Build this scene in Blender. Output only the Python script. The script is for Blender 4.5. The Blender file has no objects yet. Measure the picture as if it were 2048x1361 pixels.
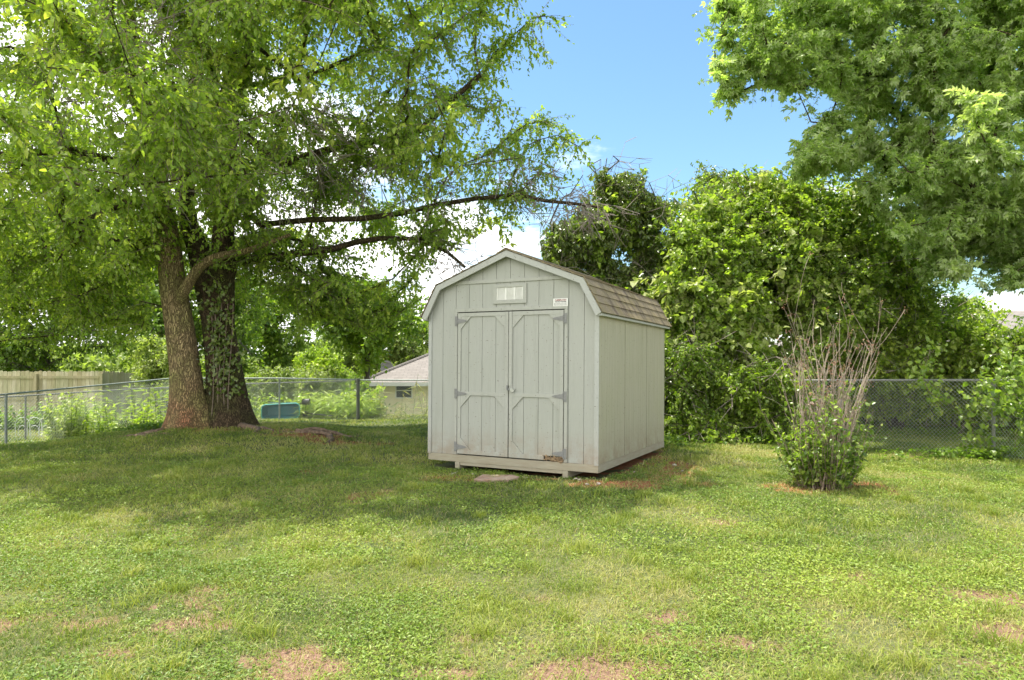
import bpy, math, random
import numpy as np
from mathutils import Matrix, Vector

# ------------------------------------------------------------------ camera, sky, sun, exposure
F, HZ, EYE = 1366.0, 714.6, 1.6            # focal length and horizon in photo pixels (2048 wide), eye height in m
scn = bpy.context.scene
COL = scn.collection
cam_d = bpy.data.cameras.new('camera'); cam = bpy.data.objects.new('camera', cam_d); COL.objects.link(cam)
cam.location = (0, 0, EYE); cam.rotation_euler = (math.pi/2, 0, 0)
cam_d.sensor_width = 36; cam_d.lens = F/2048*36; cam_d.shift_y = (HZ-680.5)/2048
cam_d.clip_start = 0.05; cam_d.clip_end = 2000
scn.camera = cam
SUN_H = (-0.31, 0.12)                       # horizontal sun direction per metre of height
SUN_EL = math.atan(1/math.hypot(*SUN_H)); SUN_AZ = math.atan2(SUN_H[0], SUN_H[1])
w = bpy.data.worlds.new('World'); scn.world = w; w.use_nodes = True
nt = w.node_tree; nt.nodes.clear()
N_ = lambda t: nt.nodes.new(t)
sky = N_('ShaderNodeTexSky'); sky.sky_type = 'NISHITA'; sky.sun_disc = False
sky.sun_elevation = SUN_EL; sky.sun_rotation = SUN_AZ; sky.air_density = 1.35; sky.dust_density = 0.5; sky.ozone_density = 1.5
tc = N_('ShaderNodeTexCoord'); sep = N_('ShaderNodeSeparateXYZ'); nt.links.new(tc.outputs['Generated'], sep.inputs[0])
zz = N_('ShaderNodeMath'); zz.operation = 'MAXIMUM'; zz.inputs[1].default_value = 0.0; nt.links.new(sep.outputs[2], zz.inputs[0])
za = N_('ShaderNodeMath'); za.operation = 'ADD'; za.inputs[1].default_value = 0.22; nt.links.new(zz.outputs[0], za.inputs[0])
dx = N_('ShaderNodeMath'); dx.operation = 'DIVIDE'; nt.links.new(sep.outputs[0], dx.inputs[0]); nt.links.new(za.outputs[0], dx.inputs[1])
dy = N_('ShaderNodeMath'); dy.operation = 'DIVIDE'; nt.links.new(sep.outputs[1], dy.inputs[0]); nt.links.new(za.outputs[0], dy.inputs[1])
cmb = N_('ShaderNodeCombineXYZ'); nt.links.new(dx.outputs[0], cmb.inputs[0]); nt.links.new(dy.outputs[0], cmb.inputs[1])
cn = N_('ShaderNodeTexNoise'); cn.inputs['Scale'].default_value = 1.5; cn.inputs['Detail'].default_value = 9; cn.inputs['Roughness'].default_value = 0.6
nt.links.new(cmb.outputs[0], cn.inputs['Vector'])
# more cloud towards the horizon and towards the left of the view
bz = N_('ShaderNodeMapRange'); bz.inputs[1].default_value = 0.05; bz.inputs[2].default_value = 0.62; bz.inputs[3].default_value = 0.20; bz.inputs[4].default_value = -0.16
nt.links.new(sep.outputs[2], bz.inputs[0])
bx = N_('ShaderNodeMapRange'); bx.inputs[1].default_value = -0.35; bx.inputs[2].default_value = 0.12; bx.inputs[3].default_value = 0.20; bx.inputs[4].default_value = -0.08
nt.links.new(sep.outputs[0], bx.inputs[0])
s1 = N_('ShaderNodeMath'); s1.operation = 'ADD'; nt.links.new(cn.outputs['Fac'], s1.inputs[0]); nt.links.new(bz.outputs[0], s1.inputs[1])
s2 = N_('ShaderNodeMath'); s2.operation = 'ADD'; nt.links.new(s1.outputs[0], s2.inputs[0]); nt.links.new(bx.outputs[0], s2.inputs[1])
by = N_('ShaderNodeMapRange'); by.inputs[1].default_value = -0.25; by.inputs[2].default_value = 0.2; by.inputs[3].default_value = 0.30; by.inputs[4].default_value = 0.0
nt.links.new(sep.outputs[1], by.inputs[0]); s3 = N_('ShaderNodeMath'); s3.operation = 'ADD'; nt.links.new(s2.outputs[0], s3.inputs[0]); nt.links.new(by.outputs[0], s3.inputs[1]); s2 = s3   # unseen cloud bank added behind the viewer as fill light for the shade
cm = N_('ShaderNodeMapRange'); cm.interpolation_type = 'SMOOTHSTEP'; cm.inputs[1].default_value = 0.56; cm.inputs[2].default_value = 0.74
nt.links.new(s2.outputs[0], cm.inputs[0])
tint = N_('ShaderNodeMix'); tint.data_type = 'RGBA'; tint.blend_type = 'MULTIPLY'; tint.inputs[0].default_value = 1.0
tint.inputs[7].default_value = (0.56, 0.70, 0.80, 1); nt.links.new(sky.outputs[0], tint.inputs[6])
mx = N_('ShaderNodeMix'); mx.data_type = 'RGBA'; nt.links.new(cm.outputs[0], mx.inputs[0])
nt.links.new(tint.outputs[2], mx.inputs[6]); mx.inputs[7].default_value = (9.4, 9.3, 9.2, 1)
bg = N_('ShaderNodeBackground'); bg.inputs[1].default_value = 0.15; nt.links.new(mx.outputs[2], bg.inputs[0])
wo = N_('ShaderNodeOutputWorld'); nt.links.new(bg.outputs[0], wo.inputs[0])
sd = bpy.data.lights.new('sun', 'SUN'); sd.energy = 4.9; sd.angle = math.radians(0.6); sd.color = (1.0, 0.94, 0.84)
sun = bpy.data.objects.new('sun', sd); COL.objects.link(sun)
sun.rotation_euler = Vector((SUN_H[0], SUN_H[1], 1)).to_track_quat('Z', 'Y').to_euler()
vs = scn.view_settings; vs.view_transform = 'Standard'; vs.look = 'None'; vs.gamma = 1; vs.exposure = 0.90
scn.cycles.max_bounces = 8; scn.cycles.diffuse_bounces = 5; scn.cycles.transmission_bounces = 4; scn.cycles.transparent_max_bounces = 6
scn.cycles.use_denoising = True

# ------------------------------------------------------------------ helpers
rng = np.random.default_rng(7); random.seed(7)
def P3(px, py, Y): return np.array([(px-1024)/F*Y, Y, EYE-(py-HZ)/F*Y])
def proj(P): return np.stack([1024+F*P[:, 0]/P[:, 1], HZ-F*(P[:, 2]-EYE)/P[:, 1]], 1)
def in_poly(pts, poly):
    x, y = pts[:, 0], pts[:, 1]; ins = np.zeros(len(pts), bool); n = len(poly)
    for i in range(n):
        x1, y1 = poly[i]; x2, y2 = poly[(i+1) % n]
        if y1 == y2: continue
        c = ((y1 > y) != (y2 > y)) & (x < (x2-x1)*(y-y1)/(y2-y1)+x1)
        ins ^= c
    return ins
LAT = rng.random((256, 256))
def vnoise(x, y, s=1.0, o=0):
    x = np.asarray(x, float)/s+37.3+o*11.7; y = np.asarray(y, float)/s+91.1+o*5.3
    xi = np.floor(x).astype(int); yi = np.floor(y).astype(int); fx = x-xi; fy = y-yi
    fx = fx*fx*(3-2*fx); fy = fy*fy*(3-2*fy)
    g = lambda a, b: LAT[a % 256, b % 256]
    return (g(xi, yi)*(1-fx)+g(xi+1, yi)*fx)*(1-fy)+(g(xi, yi+1)*(1-fx)+g(xi+1, yi+1)*fx)*fy
def fbm(x, y, s, o=0, n=3):
    r = 0; a = 0.5; t = 0
    for k in range(n): r = r+a*vnoise(x, y, s/2**k, o+k); t += a; a *= .55
    return r/t
def tag(o, label=None, cat=None, group=None, kind=None):
    if label: o['label'] = label
    if cat: o['category'] = cat
    if group: o['group'] = group
    if kind: o['kind'] = kind
    return o
def empty(name, loc=(0, 0, 0)):
    o = bpy.data.objects.new(name, None); o.location = loc; o.empty_display_size = .2; COL.objects.link(o); return o
def mesh_np(name, V, faces, mat, parent=None, attr=None, smooth=False, offset=None):
    """faces: list of (M,k) int arrays; attr: dict name -> per-face float array"""
    me = bpy.data.meshes.new(name)
    V = np.asarray(V, np.float32)
    if offset is not None: V = V-np.asarray(offset, np.float32)
    faces = [np.asarray(f, np.int32) for f in faces if len(f)]
    me.vertices.add(len(V)); me.vertices.foreach_set('co', V.ravel())
    tot = np.concatenate([np.full(len(f), f.shape[1], np.int32) for f in faces])
    idx = np.concatenate([f.ravel() for f in faces])
    me.loops.add(len(idx)); me.loops.foreach_set('vertex_index', idx)
    me.polygons.add(len(tot)); me.polygons.foreach_set('loop_start', np.concatenate([[0], np.cumsum(tot)[:-1]]).astype(np.int32))
    me.polygons.foreach_set('use_smooth', np.full(len(tot), smooth))
    me.update(calc_edges=True)
    for k, a in (attr or {}).items():
        at = me.attributes.new(k, 'FLOAT', 'FACE' if len(a) == len(tot) else 'POINT'); at.data.foreach_set('value', np.asarray(a, np.float32))
    me.materials.append(mat)
    o = bpy.data.objects.new(name, me); COL.objects.link(o)
    if parent: o.parent = parent
    return o
class MB:
    """collects boxes, prisms and tubes, links them as one mesh"""
    def __init__(s): s.v = []; s.f = []
    def poly(s, pts, faces):
        b = len(s.v); s.v += [tuple(p) for p in pts]; s.f += [tuple(b+i for i in q) for q in faces]; return s
    def box(s, x0, x1, y0, y1, z0, z1):
        return s.poly([(x0, y0, z0), (x1, y0, z0), (x1, y1, z0), (x0, y1, z0), (x0, y0, z1), (x1, y0, z1), (x1, y1, z1), (x0, y1, z1)],
                      [(3, 2, 1, 0), (4, 5, 6, 7), (0, 1, 5, 4), (1, 2, 6, 5), (2, 3, 7, 6), (3, 0, 4, 7)])
    def prism(s, pts, a, b, ax='y'):
        """2D polygon extruded from a to b along ax"""
        n = len(pts)
        mk = {'y': lambda p, t: (p[0], t, p[1]), 'x': lambda p, t: (t, p[0], p[1]), 'z': lambda p, t: (p[0], p[1], t)}[ax]
        v = [mk(p, a) for p in pts]+[mk(p, b) for p in pts]
        return s.poly(v, [tuple(range(n)), tuple(range(2*n-1, n-1, -1))]+[(i, n+i, n+(i+1) % n, (i+1) % n) for i in range(n)])
    def tube(s, pts, r, n=8, cap=True):
        pts = [Vector(p) for p in pts]; rr = r if isinstance(r, (list, tuple)) else [r]*len(pts); b = len(s.v)
        for i, p in enumerate(pts):
            d = (pts[min(i+1, len(pts)-1)]-pts[max(i-1, 0)]).normalized()
            u = d.orthogonal().normalized() if abs(d.z) > .95 else d.cross(Vector((0, 0, 1))).normalized()
            v = d.cross(u)
            for k in range(n):
                a = 2*math.pi*k/n; s.v.append(tuple(p+(u*math.cos(a)+v*math.sin(a))*rr[i]))
        for i in range(len(pts)-1):
            for k in range(n):
                s.f.append((b+i*n+k, b+i*n+(k+1) % n, b+(i+1)*n+(k+1) % n, b+(i+1)*n+k))
        if cap: s.f.append(tuple(b+k for k in range(n))[::-1]); e = b+(len(pts)-1)*n; s.f.append(tuple(e+k for k in range(n)))
        return s
    def build(s, name, mat, parent=None, bevel=0, smooth=False):
        me = bpy.data.meshes.new(name); me.from_pydata(s.v, [], s.f); me.update()
        import bmesh
        bm = bmesh.new(); bm.from_mesh(me); bmesh.ops.recalc_face_normals(bm, faces=bm.faces); bm.to_mesh(me); bm.free()
        if smooth: me.polygons.foreach_set('use_smooth', [True]*len(me.polygons))
        me.materials.append(mat); o = bpy.data.objects.new(name, me); COL.objects.link(o)
        if parent: o.parent = parent
        if bevel:
            m = o.modifiers.new('b', 'BEVEL'); m.width = bevel; m.segments = 2; m.limit_method = 'ANGLE'
        return o

# ------------------------------------------------------------------ materials
def newmat(name):
    m = bpy.data.materials.new(name); m.use_nodes = True; m.node_tree.nodes.clear(); return m, m.node_tree
def ramp(nt, stops, src):
    r = nt.nodes.new('ShaderNodeValToRGB'); el = r.color_ramp.elements
    el[0].position, el[0].color = stops[0][0], (*stops[0][1], 1); el[1].position, el[1].color = stops[-1][0], (*stops[-1][1], 1)
    for p, c in stops[1:-1]: e = el.new(p); e.color = (*c, 1)
    nt.links.new(src, r.inputs[0]); return r.outputs[0]
def noise(nt, scale, detail=5, rough=.55, vec=None, sc3=None, dist=0):
    n = nt.nodes.new('ShaderNodeTexNoise'); n.inputs['Scale'].default_value = scale; n.inputs['Detail'].default_value = detail; n.inputs['Roughness'].default_value = rough
    n.inputs['Distortion'].default_value = dist
    t = nt.nodes.new('ShaderNodeTexCoord'); v = t.outputs['Object'] if vec is None else vec
    if sc3: mp = nt.nodes.new('ShaderNodeMapping'); mp.inputs['Scale'].default_value = sc3; nt.links.new(v, mp.inputs[0]); v = mp.outputs[0]
    nt.links.new(v, n.inputs['Vector']); return n.outputs['Fac']
def mixc(nt, f, a, b, mode='MIX'):
    m = nt.nodes.new('ShaderNodeMix'); m.data_type = 'RGBA'; m.blend_type = mode
    for s, i in ((f, 0), (a, 6), (b, 7)):
        if isinstance(s, (int, float)): m.inputs[i].default_value = s
        elif isinstance(s, tuple): m.inputs[i].default_value = (*s, 1)
        else: nt.links.new(s, m.inputs[i])
    return m.outputs[2]
def maprange(nt, src, a, b, c=0, d=1):
    m = nt.nodes.new('ShaderNodeMapRange'); m.inputs[1].default_value = a; m.inputs[2].default_value = b; m.inputs[3].default_value = c; m.inputs[4].default_value = d
    nt.links.new(src, m.inputs[0]); return m.outputs[0]
def finish(nt, color, rough=.7, bump=None, bs=.3, bd=.01, metal=0, spec=.5):
    p = nt.nodes.new('ShaderNodeBsdfPrincipled'); o = nt.nodes.new('ShaderNodeOutputMaterial')
    if isinstance(color, tuple): p.inputs['Base Color'].default_value = (*color, 1)
    else: nt.links.new(color, p.inputs['Base Color'])
    p.inputs['Roughness'].default_value = rough; p.inputs['Metallic'].default_value = metal; p.inputs['Specular IOR Level'].default_value = spec
    if bump is not None:
        b = nt.nodes.new('ShaderNodeBump'); b.inputs['Strength'].default_value = bs; b.inputs['Distance'].default_value = bd
        nt.links.new(bump, b.inputs['Height']); nt.links.new(b.outputs[0], p.inputs['Normal'])
    nt.links.new(p.outputs[0], o.inputs[0]); return p
def simple(name, c1, c2, scale=6, rough=.7, sc3=None, bs=.2, bd=.004, metal=0, detail=6):
    m, nt = newmat(name); f = noise(nt, scale, detail, .6, sc3=sc3)
    finish(nt, ramp(nt, [(.3, c1), (.7, c2)], f), rough, f, bs, bd, metal); return m
def leaf_mat(name, cols, trans=.42, rough=.42, tcol=(1.5, 1.75, .55), spec=.5):
    m, nt = newmat(name); a = nt.nodes.new('ShaderNodeAttribute'); a.attribute_name = 'v'
    c = ramp(nt, [(i/(len(cols)-1), q) for i, q in enumerate(cols)], a.outputs['Fac'])
    p = nt.nodes.new('ShaderNodeBsdfPrincipled'); nt.links.new(c, p.inputs['Base Color']); p.inputs['Roughness'].default_value = rough
    p.inputs['Specular IOR Level'].default_value = spec
    t = nt.nodes.new('ShaderNodeBsdfTranslucent'); nt.links.new(mixc(nt, 1.0, c, tcol, 'MULTIPLY'), t.inputs[0])
    mx = nt.nodes.new('ShaderNodeMixShader'); mx.inputs[0].default_value = trans
    nt.links.new(p.outputs[0], mx.inputs[1]); nt.links.new(t.outputs[0], mx.inputs[2])
    o = nt.nodes.new('ShaderNodeOutputMaterial'); nt.links.new(mx.outputs[0], o.inputs[0]); return m
M = {}
M['leaf_big'] = leaf_mat('mulberry leaves', [(0.136, 0.214, 0.034), (0.218, 0.321, 0.049), (0.311, 0.417, 0.066), (0.468, 0.523, 0.11)], trans=.5, tcol=(1.5, 1.6, .6))
M['leaf_maple'] = leaf_mat('maple leaves', [(0.151, 0.229, 0.062), (0.242, 0.333, 0.099), (0.353, 0.437, 0.161), (0.504, 0.551, 0.345)], rough=.36, trans=.5)
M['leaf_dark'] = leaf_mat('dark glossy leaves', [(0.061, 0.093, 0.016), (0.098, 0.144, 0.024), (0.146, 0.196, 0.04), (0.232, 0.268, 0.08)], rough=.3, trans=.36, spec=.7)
M['leaf_vine'] = leaf_mat('thicket leaves', [(0.09, 0.152, 0.024), (0.18, 0.265, 0.039), (0.291, 0.377, 0.061), (0.421, 0.489, 0.122)], rough=.33, trans=.48, spec=.7)
M['leaf_pale'] = leaf_mat('pale thicket leaves', [(0.163, 0.224, 0.05), (0.245, 0.306, 0.08), (0.337, 0.388, 0.12), (0.449, 0.469, 0.2)])
M['leaf_yellow'] = leaf_mat('yellow green leaves', [(.17, .25, .03), (.26, .36, .04), (.36, .44, .06), (.46, .52, .10)])
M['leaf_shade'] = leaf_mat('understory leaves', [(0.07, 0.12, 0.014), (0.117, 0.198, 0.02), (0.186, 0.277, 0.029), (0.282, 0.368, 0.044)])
M['grass'] = leaf_mat('grass blades', [(0.101, 0.163, 0.022), (0.17, 0.242, 0.034), (0.256, 0.318, 0.048), (0.357, 0.388, 0.083), (0.449, 0.419, 0.168), (0.388, 0.318, 0.146)], trans=.35, rough=.5, tcol=(1.25, 1.3, .7))
M['weed'] = leaf_mat('lawn weeds', [(0.113, 0.19, 0.027), (0.182, 0.273, 0.035), (0.258, 0.341, 0.043), (0.365, 0.425, 0.066)], trans=.3, rough=.5, tcol=(1.2, 1.35, .6))
M['straw'] = simple('dry stems', (.18, .13, .09), (.42, .35, .27), 30, .8)
M['twig'] = simple('twig bark', (.16, .12, .085), (.26, .20, .15), 30, .85)
M['dead'] = simple('grey dead twigs', (.17, .14, .11), (.34, .29, .24), 30, .85)
M['seed'] = simple('seed heads', (.20, .10, .06), (.32, .17, .10), 60, .8)

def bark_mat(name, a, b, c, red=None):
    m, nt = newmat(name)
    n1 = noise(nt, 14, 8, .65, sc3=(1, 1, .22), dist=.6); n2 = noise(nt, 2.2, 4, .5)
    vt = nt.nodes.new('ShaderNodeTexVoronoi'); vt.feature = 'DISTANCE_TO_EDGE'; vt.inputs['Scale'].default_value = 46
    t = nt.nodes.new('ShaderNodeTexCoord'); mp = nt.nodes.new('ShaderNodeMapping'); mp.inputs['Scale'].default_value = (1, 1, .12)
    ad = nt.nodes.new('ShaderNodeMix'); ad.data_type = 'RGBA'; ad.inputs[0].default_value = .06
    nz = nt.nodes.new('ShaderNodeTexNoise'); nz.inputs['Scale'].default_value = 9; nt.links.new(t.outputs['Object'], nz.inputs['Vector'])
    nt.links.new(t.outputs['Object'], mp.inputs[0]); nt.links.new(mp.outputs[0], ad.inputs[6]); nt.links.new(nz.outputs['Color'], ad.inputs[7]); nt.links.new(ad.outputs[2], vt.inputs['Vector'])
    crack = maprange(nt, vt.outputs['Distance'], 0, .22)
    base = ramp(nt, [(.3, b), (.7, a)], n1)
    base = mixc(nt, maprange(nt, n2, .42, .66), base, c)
    if red:
        s = nt.nodes.new('ShaderNodeSeparateXYZ'); nt.links.new(t.outputs['Object'], s.inputs[0])
        hz = maprange(nt, s.outputs[2], .25, 1.25, 1, 0)
        ml = nt.nodes.new('ShaderNodeMath'); ml.operation = 'MULTIPLY'; nt.links.new(hz, ml.inputs[0]); nt.links.new(maprange(nt, n2, .35, .6, 1, .15), ml.inputs[1])
        base = mixc(nt, ml.outputs[0], base, red)
    col = mixc(nt, crack, tuple(x*.45 for x in b), base)
    hgt = nt.nodes.new('ShaderNodeMath'); hgt.operation = 'MULTIPLY_ADD'; hgt.inputs[1].default_value = .35; nt.links.new(n1, hgt.inputs[0]); nt.links.new(crack, hgt.inputs[2])
    finish(nt, col, .9, hgt.outputs[0], 1.0, .03, spec=.2); return m
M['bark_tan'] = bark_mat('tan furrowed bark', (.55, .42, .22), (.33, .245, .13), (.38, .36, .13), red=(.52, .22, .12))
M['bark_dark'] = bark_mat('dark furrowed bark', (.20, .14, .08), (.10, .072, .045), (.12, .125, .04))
M['bark_bg'] = simple('grey brown bark', (.06, .05, .04), (.13, .11, .085), 12, .9, sc3=(1, 1, .25))

def siding_mat(name, base, stain, seed, grain_axis=(30, 30, 3)):
    m, nt = newmat(name)
    g = noise(nt, 1, 6, .65, sc3=tuple(x*3 for x in grain_axis)); big = noise(nt, 1.1, 4, .6); sp = noise(nt, 38, 2, .5)
    t = nt.nodes.new('ShaderNodeTexCoord'); s = nt.nodes.new('ShaderNodeSeparateXYZ'); nt.links.new(t.outputs['Object'], s.inputs[0])
    c = mixc(nt, maprange(nt, g, .35, .65, .0, .55), base, tuple(x*.84 for x in base))
    c = mixc(nt, maprange(nt, big, .40, .68, 0, .55), c, stain)
    low = maprange(nt, s.outputs[2], -.12, .40, .85, 0)
    ml = nt.nodes.new('ShaderNodeMath'); ml.operation = 'MULTIPLY'; nt.links.new(low, ml.inputs[0]); nt.links.new(maprange(nt, noise(nt, 5, 6, .7), .35, .6), ml.inputs[1])
    c = mixc(nt, ml.outputs[0], c, (.27, .20, .13))
    c = mixc(nt, maprange(nt, noise(nt, 1, 5, .6, sc3=(14, 14, .8)), .52, .70, 0, .35), c, tuple(x*.72 for x in stain))
    c = mixc(nt, maprange(nt, sp, .68, .72, 0, .8), c, (.16, .15, .12))
    finish(nt, c, .6, g, .35, .004, spec=.35); return m
M['front'] = siding_mat('sage grey painted siding', (.385, .392, .345), (.352, .365, .303), 1)
M['side'] = siding_mat('weathered painted siding', (.425, .405, .295), (.37, .362, .235), 2, (6, 26, 1.4))
M['trim'] = siding_mat('painted trim', (.40, .405, .355), (.365, .375, .31), 3, (10, 10, 10))
M['white_trim'] = siding_mat('pale painted fascia', (.42, .43, .39), (.37, .38, .32), 4, (10, 10, 10))
M['skirt'] = simple('weathered skirt board', (.29, .25, .17), (.35, .325, .24), 5, .8, sc3=(1, 1, 6))
M['gap'] = simple('dark shed cavity', (.03, .03, .025), (.05, .05, .04), 5, .9)
M['galv'] = simple('galvanised steel', (.17, .17, .16), (.25, .25, .235), 40, .7, metal=0, bs=.05)
M['galv_old'] = simple('dull galvanised pipe', (.17, .20, .18), (.30, .33, .30), 14, .55, metal=.35, bs=.05)
M['wire'] = simple('chain link wire', (.42, .44, .42), (.58, .60, .57), 10, .45, metal=.4, bs=0)
M['metal'] = simple('bright latch metal', (.30, .31, .27), (.55, .56, .50), 60, .4, metal=.6, bs=.05)
M['louvre'] = simple('white vent plastic', (.62, .62, .55), (.74, .74, .68), 8, .5, bs=0)
M['sign'] = simple('white sign plate', (.72, .72, .66), (.80, .80, .75), 8, .5, bs=0)
M['redink'] = simple('dark red print', (.20, .03, .025), (.26, .05, .04), 8, .6, bs=0)
M['ink'] = simple('dark print', (.07, .065, .06), (.12, .11, .10), 8, .6, bs=0)
M['rot'] = simple('rotten wood', (.10, .07, .04), (.36, .25, .14), 28, .95, bs=1, bd=.02)
M['root'] = simple('root bark', (.07, .045, .03), (.27, .19, .13), 18, .9, sc3=(1, 1, 1), bs=.8, bd=.02)
M['stone'] = simple('concrete paver', (.28, .16, .11), (.42, .33, .25), 9, .9, bs=.4)
M['pebble'] = simple('pebbles', (.36, .27, .22), (.58, .53, .48), 14, .8)
M['rust_post'] = simple('dark weathered post', (.07, .075, .065), (.15, .155, .135), 14, .85, sc3=(1, 1, .2))
M['teal'] = simple('teal plastic', (.008, .13, .19), (.015, .19, .25), 6, .45, bs=.05)
M['teal_rim'] = simple('teal rim plastic', (.06, .34, .33), (.09, .42, .40), 6, .45, bs=.05)
M['black'] = simple('black plastic', (.015, .015, .015), (.03, .03, .03), 6, .5, bs=.05)
M['white_wire'] = simple('white coated wire', (.6, .62, .56), (.72, .73, .68), 6, .5, bs=.0)
M['wood_fence'] = None

# shingles: brown granules, moss, darker streaks that run down the slope
m, nt_ = newmat('mossy brown shingles')
gr = noise(nt_, 90, 3, .7); st = noise(nt_, 1, 5, .6, sc3=(.6, 9, .6)); mo = noise(nt_, 5, 6, .7)
c = ramp(nt_, [(.3, (.14, .115, .075)), (.55, (.275, .225, .15)), (.75, (.42, .35, .24))], gr)
c = mixc(nt_, maprange(nt_, st, .5, .62, 0, .7), c, (.085, .065, .05))
c = mixc(nt_, maprange(nt_, mo, .46, .62, 0, .65), c, (.24, .20, .09))
finish(nt_, c, .92, gr, .6, .006, spec=.2); M['shingle'] = m
m, nt_ = newmat('grey brown house shingles')
br = nt_.nodes.new('ShaderNodeTexBrick'); br.inputs['Scale'].default_value = 1; br.inputs['Brick Width'].default_value = .35; br.inputs['Row Height'].default_value = .16; br.inputs['Mortar Size'].default_value = .012
br.inputs['Color1'].default_value = (.17, .15, .13, 1); br.inputs['Color2'].default_value = (.23, .205, .18, 1); br.inputs['Mortar'].default_value = (.09, .08, .07, 1)
tt = nt_.nodes.new('ShaderNodeTexCoord'); nt_.links.new(tt.outputs['Object'], br.inputs['Vector'])
finish(nt_, mixc(nt_, maprange(nt_, noise(nt_, 30, 4), .3, .7, 0, .5), br.outputs['Color'], (.27, .245, .21)), .9); M['house_roof'] = m
M['house_wall'] = simple('pale yellow wall', (.78, .70, .48), (.84, .77, .56), 4, .8)
M['house_trim'] = simple('white house trim', (.65, .65, .60), (.75, .75, .70), 4, .6)
M['brick_wall'] = simple('pinkish brick wall', (.50, .34, .28), (.62, .46, .38), 12, .85)
M['glass'] = simple('dark window glass', (.04, .05, .06), (.07, .08, .09), 3, .08, bs=0)
m, nt_ = newmat('weathered cedar pickets')
g = noise(nt_, 1, 7, .65, sc3=(40, 40, 2.5)); b2 = noise(nt_, 1.6, 5, .6, sc3=(1, 1, .5)); at = nt_.nodes.new('ShaderNodeAttribute'); at.attribute_name = 'v'
c = ramp(nt_, [(0, (.44, .39, .22)), (.5, (.55, .50, .31)), (1, (.66, .61, .42))], at.outputs['Fac'])
c = mixc(nt_, maprange(nt_, g, .4, .65, 0, .6), c, (.22, .18, .10)); c = mixc(nt_, maprange(nt_, b2, .45, .65, 0, .6), c, (.27, .29, .13))
finish(nt_, c, .9, g, .4, .01); M['wood_fence'] = m

# ------------------------------------------------------------------ terrain
CP = np.array([(0, 0, 0), (-4, 3, 0), (4, 3, 0), (0, 3.4, 0), (-3, 6, .02), (0, 6, .05), (4, 6, .02), (8, 6, 0), (-8, 6, -.1), (-12, 8, -.35), (0, 8.5, .10), (-1.5, 8.5, .12), (2, 10, .09), (1.2, 8, .12), (1, 12, .10), (0, 9.5, .06), (1, 10, .05), (-1, 9.3, .09),
 (3.7, 8.15, .05), (7.4, 10.5, .03), (6, 12.3, -.03), (-5.9, 13, .28), (-4.6, 13, .26), (-7.3, 12.8, .12), (-8.7, 12, -.02), (-10.7, 14.5, -.42), (-9.6, 17, -.35), (-13, 14, -.5),
 (-9.4, 19, -.22), (-6.7, 19.6, -.23), (-4.5, 20, -.24), (-2, 20, -.25), (-1.5, 14, .12), (-3, 16, .03), (-5.5, 16, .05), (3, 14, 0), (5, 15, -.05), (9, 14, -.1), (0, 18, -.12), (-14, 24, -.75),
 (-20, 24, -.8), (-13, 18, -.5), (-8, 26, -.8), (-5, 32, -1.9), (5, 30, -1.2), (0, 40, -2.2), (15, 25, -.3), (-3, 10, .13), (-6, 10, .1), (-9, 10, -.1), (-30, 60, -2.4), (30, 60, -1.2), (0, 90, -2.6), (-15, 5, -.4), (12, 6, 0), (20, 12, -.1), (0, -12, 0), (-20, -10, -.2), (20, -10, 0)])
def H(x, y):
    x = np.atleast_1d(np.asarray(x, float)); y = np.atleast_1d(np.asarray(y, float)); num = np.zeros_like(x); den = np.zeros_like(x)
    for a, b, z in CP:
        d2 = (x-a)**2+(y-b)**2; s = 1.1+.05*math.hypot(a, b-8)
        ww = 1/(d2/s**2+.12)**2; num += ww*z; den += ww
    return num/den
def Hs(x, y): return float(H(x, y)[0])
SOIL = []   # (x, y, rx, ry, strength)
for px, py, sx, sy, s in [(600, 1330, .35, .12, 1), (930, 1300, .45, .12, .9), (1250, 1345, .5, .1, .9), (1340, 1235, .25, .12, .8), (1350, 1285, .5, .14, .8), (1480, 1290, .3, .1, .9), (1960, 1200, .45, .12, 1), (1990, 1270, .4, .1, .9),
    (150, 1245, .35, .12, .8), (330, 1262, .35, .1, .8), (360, 1215, .4, .1, .6), (560, 1325, .3, .08, 1), (855, 1345, .3, .06, 1), (1710, 1160, .25, .1, .6), (1300, 985, .3, .12, .5), (720, 1010, .3, .2, .6), (1640, 1330, .35, .08, .8),
    (1380, 952, .35, .25, .8), (1310, 925, .3, .8, .9), (1450, 1055, .2, .12, .6), (640, 960, .3, .2, .5), (240, 1300, .3, .08, .6), (1100, 1200, .2, .1, .3), (1880, 1330, .5, .1, .7), (60, 1255, .3, .1, .6), (440, 1190, .5, .1, .5)]:
    Y = EYE*F/(py-HZ); SOIL.append(((px-1024)/F*Y, Y, sx, sy*2, s))
SOIL += [(3.75, 8.15, .85, .42, 1.15), (-.2, 8.45, 1.3, .28, 1.0), (1.3, 7.95, .7, .25, 1.1), (2.2, 9.0, .35, 1.0, 1.1), (1.0, 10, 1.6, 1.9, 1.0), (-4.4, 12.6, .8, .3, 1.1), (-3.6, 12.15, .9, .3, 1.8), (-2.8, 11.7, .7, .25, 1.6), (-6.9, 12.7, .5, .3, 1),
    (-10.4, 14.1, .8, .3, 1.2), (3, 14.4, 2.2, .7, 1.2), (6.5, 14.5, 2.5, .5, 1), (-6, 13.1, 1.4, .7, 1), (7.6, 10.4, 1.2, .12, .8)]
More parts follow.
